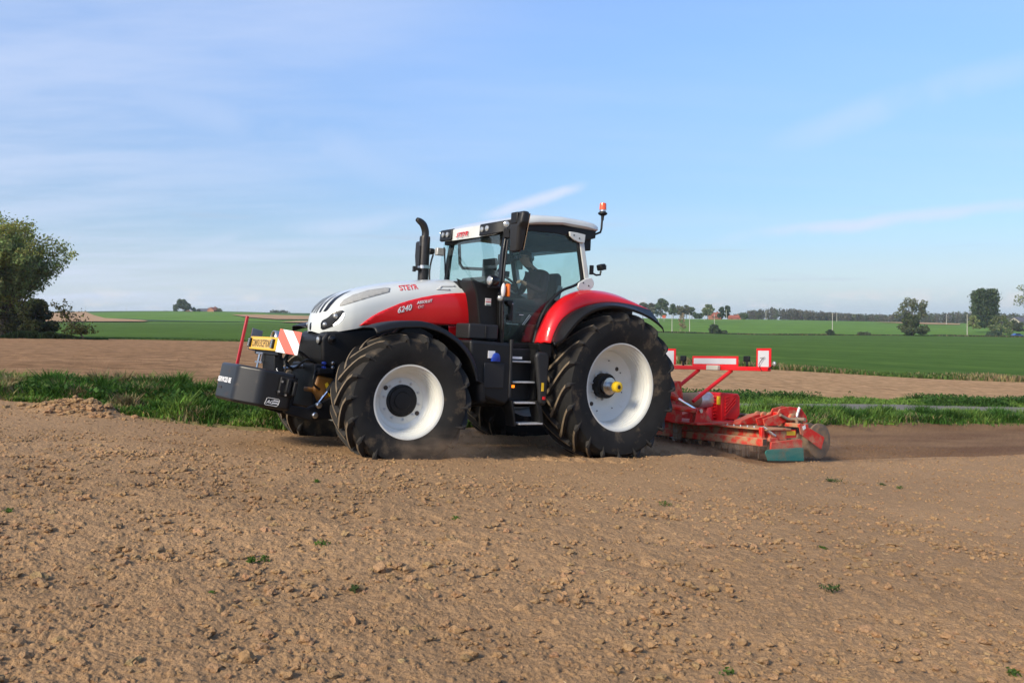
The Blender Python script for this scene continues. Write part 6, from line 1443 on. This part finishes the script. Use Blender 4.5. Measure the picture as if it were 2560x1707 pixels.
# the block-shaped poplar
pp = far_tree(2462, 420, 26, 735, 820, 72, 'tall block-shaped dark poplar at the far right', (.030, .048, .020), 10, name='poplar_tree', group=None, crown_lo=.1, nb=8, trunk_r=.35)
m_ = 420 / 2200.; n = 11000; cx = rb.uniform(-30, 30, n); top = 91 + 9 * (vnoise(cx / 5., cx * 0, 5) + .5) - 7 * np.clip(abs(cx) - 24, 0, 9) / 6; cz = 1 + (top - 1) * rb.random(n) ** .9
wv = 1 + .10 * vnoise(cz / 7., cx / 9., 8); P = np.stack([cx * wv * (1 - .08 * (cz < 14)) * m_, (8 * rb.standard_normal(n)) * m_, cz * m_], -1)
V, F, C = cards(P, .50, (.085, .118, .055), rb, .22, 2.2); C = C * (1 + .45 * vnoise(V[:, 0] / (4 * m_), V[:, 2] / (30 * m_), 3))[:, None]; mesh_np('dense_crown', V, F, M_leaf, pp, attrs={'tone': np.clip(C, .004, 1)})
far_tree(2433, 400, 30, 790, 822, 73, 'light yellow-green shrub left of the block-shaped poplar', (.115, .135, .045), 700, name='field_bush', group=None, cat='bush', crown_lo=.0)
far_tree(2502, 380, 50, 788, 842, 74, 'olive green shrubby tree at the foot of the poplar', (.070, .085, .032), 1300, group=None, crown_lo=.0)
far_tree(2484, 352, 34, 828, 843, 75, 'dark low bush in front of the poplar', td, 700, name='field_bush', group=None, cat='bush', crown_lo=.0)
far_tree(2572, 330, 80, 706, 840, 76, 'airy pale tree cut by the right edge of the picture', (.105, .115, .055), 900, group=None, trunk=.55)
for i, (px, w_, yt, yb) in enumerate(((2528, 40, 800, 822), (2390, 26, 834, 843), (2545, 34, 806, 828))):
    far_tree(px, 400, w_, yt, yb, 80 + i, ('dark bush below the grey house', 'low dry bush left of the pale post by the lane', 'dark hedge by the slate-roofed house')[i], (.04, .05, .024) if i != 1 else (.10, .085, .045), 500, name='field_bush', group=None, cat='bush', crown_lo=.0)
# the wood along the skyline reads as one mass
Vs, Fs, Cs = [], [], []; off = 0; rw = np.random.default_rng(90)
for k in range(430):
    px = 1835 + (2620 - 1835) * rw.random(); Y = 800 + 80 * rw.random(); m_ = Y / 2200.
    top = np.interp(px, [1835, 1880, 1930, 1990, 2060, 2150, 2230, 2330, 2400, 2560, 2620], [788, 775, 769, 773, 780, 785, 787, 782, 779, 785, 786]) + rw.normal() * 1.6; base = np.interp(px, [1835, 2060, 2300, 2560], [799, 804, 812, 818])
    z0 = -(base - 795) / 2200 * Y + EYE; hgt = (base - top) * m_; w_ = 11 * m_
    P = crown_points(100, [((0, 0, hgt * .58), (w_ * .62, w_ * .62, hgt * .42)), ((0, 0, hgt * .3), (w_ * .5, w_ * .5, hgt * .3))], rw, .4) + np.array([(px - 1280) / 2200 * Y, Y, z0])
    tn = np.array((.135, .122, .092)) * (.75 + .5 * rw.random()) if rw.random() < (.85 if px < 2130 else .45) else np.array((.125, .138, .08)) * (.75 + .5 * rw.random())
    V, F, C = cards(P, 2.6 * m_, tn, rw, .12); Vs.append(V); Fs.append(F + off); Cs.append(C); off += len(V)
tag(mesh_np('far_woods', np.concatenate(Vs), np.concatenate(Fs), M_leaf, attrs={'tone': np.concatenate(Cs)}), kind='stuff')
# posts
M_post = mat('concrete_post', (.42, .40, .34), rough=.85)
posts = ((1680, 787, 829, 365, 'left pale concrete post of the pair beside the bare sapling'), (1724, 782, 831, 365, 'tallest pale concrete post right of the bare sapling'), (1786, 785, 812, 480, 'pale post standing in front of the red-roofed house'), (1761, 788, 799, 520, 'short pale post under the pale green tree'), (1816, 774, 795, 560, 'pale post before the dark slim trees'), (1647, 795, 804, 520, 'short pale post nearest the tractor wheel'), (1915, 778, 798, 600, 'faint post before the left part of the brown wood'), (2081, 782, 826, 352, 'thin grey post above the small round bush'), (2092, 783, 803, 560, 'pale post right of the thin grey post'), (2366, 785, 810, 560, 'pale post before the wood right of the big tree'), (2418, 785, 841, 350, 'pale post standing left of the poplar by the lane'))
for px, yt, yb, Y, lb in posts:
    p = W(px, Y); p.z = -(yb - 795) / 2200 * Y + EYE; hgt = (yb - yt) * Y / 2200.; o = empty('utility_post', p); tag(o, lb, 'post', 'concrete posts across the green fields')
    b = MB(); b.tube([(0, 0, -.3), (0, 0, hgt)], [.17, .10], 6); b.build('shaft', M_post, o)
    b = MB(); b.box((-.35, -.04, hgt - .5), (.35, .04, hgt - .4)); b.build('crossarm', M_post, o)
# houses, barn, sign, car
def house(name, label, px, Y, ybase, w, d, h, rh, mw, mr, rot=0., cat='house'):
    p = W(px, Y); p.z = -(ybase - 795) / 2200 * Y + EYE - .2; o = empty(name, p, (0, 0, rot)); tag(o, label, cat)
    b = MB(); b.prism([(-d / 2, 0), (d / 2, 0), (d / 2, h), (0, h + rh * .97), (-d / 2, h)], 'x', -w / 2, w / 2); wl = b.build('wall', mw, o)
    b = MB()
    for s in (1, -1): b.prism([(s * (d / 2 + .35), h - .2), (s * (d / 2 + .35), h), (0, h + rh + .2), (0, h + rh)], 'x', -w / 2 - .3, w / 2 + .3)
    rf = b.build('roof', mr, o); b = MB(); b.box((w * .2, -.35, h + rh * .6), (w * .2 + .7, .35, h + rh + 1.0)); b.build('chimney', mw, rf)
    for k in range(max(2, int(w / 3.5))):
        x = -w / 2 + w * (k + .5) / max(2, int(w / 3.5)); b = MB(); b.box((x - .5, -d / 2 - .04, h * .35), (x + .5, -d / 2 + .05, h * .75)); b.build('window', M_blackg, wl)
    return o
m_brick = mat('brick_wall', (.30, .13, .085), rough=.9, noise=(1.5, .15)); m_rtile = mat('red_tiles', (.26, .075, .045), rough=.85, noise=(2, .15)); m_slate = mat('slate_roof', (.085, .085, .10), rough=.7); m_pale = mat('pale_wall', (.42, .38, .33), rough=.9)
house('brick_farmhouse', 'long low farmhouse with dark roof on the left skyline', 513, 770, 783.5, 11, 7, 2.0, 2.3, m_brick, m_slate, .25)
house('brick_barn', 'brick barn with its gable towards us beside the far farmhouse', 534, 765, 783.5, 8, 7, 2.8, 2.6, m_brick, m_rtile, 1.2, 'barn')
house('red_roofed_house', 'red-roofed house half hidden between trees behind the posts', 1787, 600, 798, 7, 6, 2.2, 2.4, m_brick, m_rtile, .2)
house('long_barn', 'low red-roofed barn right of the dark slim trees', 1836, 640, 798, 9, 6, 1.2, 1.8, m_brick, m_rtile, -.1, 'barn')
house('slate_house', 'house with grey slate roof at the right edge', 2556, 470, 815, 11, 8, 2.6, 2.2, m_pale, m_slate, .3)
p = W(1660, 420); p.z = -(800 - 795) / 2200 * 420 + EYE; o = empty('red_sign', p); tag(o, 'small plain red roadside sign behind the rear wheel', 'sign')
b = MB(); b.box((-.8, -.05, .9), (.8, .05, 2.3)); b.build('sign_board', mat('sign_red', (.50, .10, .05), rough=.5), o); b = MB(); b.box((-.06, -.04, -.8), (.06, .04, .9)); b.build('post', M_post, o)
# blue car on the lane at the far right
p = W(2543, 350); p.z += .05; o = empty('parked_car', p, (0, 0, .1)); tag(o, 'blue car on the far lane at the right edge', 'car')
b = MB(); b.prism([(-2.1, .3), (2.1, .3), (2.15, .7), (1.3, .85), (.7, 1.4), (-1.0, 1.42), (-1.7, .9), (-2.15, .8)], 'y', -.85, .85); cb = b.build('body', mat('car_blue', (.03, .08, .28), rough=.3, coat=.8), o, bevel=.08)
b = MB(); b.prism([(1.15, .88), (.66, 1.33), (-.95, 1.34), (-1.5, .92)], 'y', -.87, .87); b.build('window', M_blackg, cb)
for x in (-1.35, 1.35):
    for y in (-.82, .82): b = MB(); b.lathe([(y - .1, .31), (y + .1, .31)], (x, 0, .31), 'y', 14); b.build('wheel', M_tyre, o)
# ------------------------------------------------------------------ far left: trees round the farm
far_tree(457, 760, 37, 749, 784, 101, 'dense round tree left of the far farmhouse', (.038, .050, .024), 1700, group='trees round the far farm', open_=.35, crown_lo=.03)
far_tree(471, 768, 14, 760, 784, 105, 'bare twiggy tree touching the dense round one', (.15, .12, .085), 220, group='trees round the far farm')
for i, (px, w_, yt, tn, lb) in enumerate(((485, 11, 769, tg, 'first small tree between the round tree and the farmhouse'), (496, 9, 773, tb, 'tiny pale tree touching the farmhouse gable'), (547, 15, 771, (.055, .062, .026), 'small round tree right of the brick barn'))):
    far_tree(px, 765, w_, yt, 784, 110 + i, lb, tn, 320, group='trees round the far farm', leaf=.8)
far_tree(472, 750, 13, 776, 785, 115, 'reddish bush at the foot of the dense round tree', (.16, .075, .05), 300, group=None, name='red_bush', cat='bush', crown_lo=.0, leaf=.8)
far_tree(696, 900, 48, 776.5, 788, 116, 'low grey-green wooded hump on the left skyline', (.045, .055, .034), 900, group=None, name='hill_copse', crown_lo=.0, cat='copse', leaf=1.4, open_=.3)
far_tree(417, 840, 18, 778, 784, 117, 'small dark mound of bushes left of the far farm', (.03, .035, .022), 250, group=None, name='hill_copse', crown_lo=.0, cat='copse', leaf=1.0)
for px, lb in ((593, 'hair-thin post on the left skyline right of the farm'), (316, 'hair-thin post on the left skyline above the green hill'), (214, 'hair-thin post above the tan slope')):
    p = W(px, 790); o = empty('skyline_post', p); tag(o, lb, 'post'); b = MB(); b.tube([(0, 0, -.3), (0, 0, 5.2)], [.12, .09], 6); b.build('shaft', M_post, o)
# ------------------------------------------------------------------ weeds coming up in the field
rw = np.random.default_rng(130)
def ground_at(px, py):
    t = (px - 1280) / 2200; ys = np.linspace(2.6, 18, 3000); z, _ = soil_height(t * ys, ys, fine=False); return t * ys, ys, int(np.argmin(abs(795 - z / ys * 2200 - py))), z
mat_stem = mat('green_stem', (.06, .10, .025), rough=.7)
weeds = ((2090, 1205, 30, .055, 'widest clump of bright weeds right of the harrow'), (2073, 1203, 12, .035, 'small weed touching the left of the widest clump'), (806, 1366, 30, .050, 'dark bushy weed below the front wheel'), (628, 1408, 16, .045, 'flat sprawling weed left of the dark bushy one'), (662, 1404, 18, .045, 'weed with an upright sprig beside the sprawling one'), (1662, 1264, 20, .045, 'faint low weed below the rear wheel'), (2205, 1213, 10, .03, 'tiny weed below the tilled strip'), (2250, 1222, 12, .035, 'tiny weed to the right below the tilled strip'), (1820, 1686, 26, .04, 'fresh green sprout at the bottom of the picture'), (2080, 1476, 34, .045, 'flat dark weed in the right foreground'), (2057, 1374, 14, .03, 'small dark weed above the flat one on the right'), (886, 1478, 14, .04, 'thin yellow-green sprig in the middle foreground'), (530, 1490, 12, .03, 'tiny sprout in the left foreground'), (790, 1206, 12, .03, 'speck of green nearest the front wheel'), (1140, 1158 + 140, 14, .03, 'low weed under the middle of the tractor'), (2535, 1690, 24, .04, 'weed in the lower right corner'), (20, 1282, 16, .03, 'weed at the left edge of the foreground'))
for px, py, wpx, hgt, lb in weeds:
    xs_, ys_, i, zz = ground_at(px, py); Y = ys_[i]; X0 = xs_[i]; z0 = zz[i] + EYE; s = wpx / 2200 * Y
    root = empty('weed_tuft', (X0, Y, z0)); tag(root, lb, 'weed', 'weeds in the tilled field')
    n = 34 + int(50 * rw.random()); s *= .7; hgt *= .75; P = np.stack([s * .5 * rw.standard_normal(n), s * .5 * rw.standard_normal(n), hgt * rw.random(n) + .004], -1); P = np.clip(P, -.3, .3)
    V, F, C = cards(P, .010 + .04 * s, (.085, .15, .03) if rw.random() < .6 else (.075, .11, .04), rw, .2); tag(mesh_np('leaf', V, F, M_leaf, root, attrs={'tone': C}), kind='stuff')
    b = MB()
    for q_ in range(6): a = rw.random() * 6.28; b.tube([(0, 0, -.01), (s * .35 * cos(a), s * .3 * sin(a), hgt * .8)], [.003, .0015], 4)
    b.build('stem', mat_stem, root)

# ------------------------------------------------------------------ dust in the air by the wheels and the harrow
def dust(name, c, r, dens, seed):
    M = bpy.data.materials.new(name); M.use_nodes = True; nt = M.node_tree; N = nt.nodes; L = nt.links
    for n in list(N): N.remove(n)
    out = N.new('ShaderNodeOutputMaterial'); pv = N.new('ShaderNodeVolumePrincipled'); pv.inputs['Color'].default_value = (.72, .55, .40, 1); pv.inputs['Anisotropy'].default_value = .2
    tc = N.new('ShaderNodeTexCoord'); ln = N.new('ShaderNodeVectorMath'); ln.operation = 'LENGTH'; L.new(tc.outputs['Object'], ln.inputs[0])
    f = N.new('ShaderNodeMapRange'); f.interpolation_type = 'SMOOTHSTEP'; L.new(ln.outputs['Value'], f.inputs[0]); f.inputs[1].default_value = 1.0; f.inputs[2].default_value = .1
    n = N.new('ShaderNodeTexNoise'); n.inputs['Scale'].default_value = 3.0; n.inputs['Detail'].default_value = 4; L.new(tc.outputs['Object'], n.inputs['Vector'])
    g = N.new('ShaderNodeMapRange'); L.new(n.outputs['Fac'], g.inputs[0]); g.inputs[1].default_value = .38; g.inputs[2].default_value = .7
    m = N.new('ShaderNodeMath'); m.operation = 'MULTIPLY'; L.new(f.outputs[0], m.inputs[0]); L.new(g.outputs[0], m.inputs[1])
    d = N.new('ShaderNodeMath'); d.operation = 'MULTIPLY'; L.new(m.outputs[0], d.inputs[0]); d.inputs[1].default_value = dens
    L.new(d.outputs[0], pv.inputs['Density']); L.new(pv.outputs[0], out.inputs['Volume'])
    b = MB(); b.ball((0, 0, 0), 1.0, 16, 10); o = b.build(name, M, fix=True); o.matrix_world = TM @ Matrix.Translation(c) @ Matrix.Diagonal((*r, 1)); return tag(o, kind='stuff')
dust('dust_cloud', (2.55, 1.30, .16), (.85, .30, .30), 3.2, 1)
dust('dust_cloud', (-3.0, 1.35, .05), (1.6, .45, .24), 2.6, 2)

# ------------------------------------------------------------------ the air: far things pale a little
M_haze = bpy.data.materials.new('haze_air'); M_haze.use_nodes = True; nt = M_haze.node_tree
for n in list(nt.nodes): nt.nodes.remove(n)
pv = nt.nodes.new('ShaderNodeVolumePrincipled'); pv.inputs['Color'].default_value = (.86, .92, 1, 1); pv.inputs['Density'].default_value = .00016; pv.inputs['Anisotropy'].default_value = .3
ho = nt.nodes.new('ShaderNodeOutputMaterial'); nt.links.new(pv.outputs[0], ho.inputs['Volume'])
b = MB(); b.box((-3700, -3700, -22), (3700, 3700, 42)); tag(b.build('haze', M_haze, smooth=None), kind='stuff')
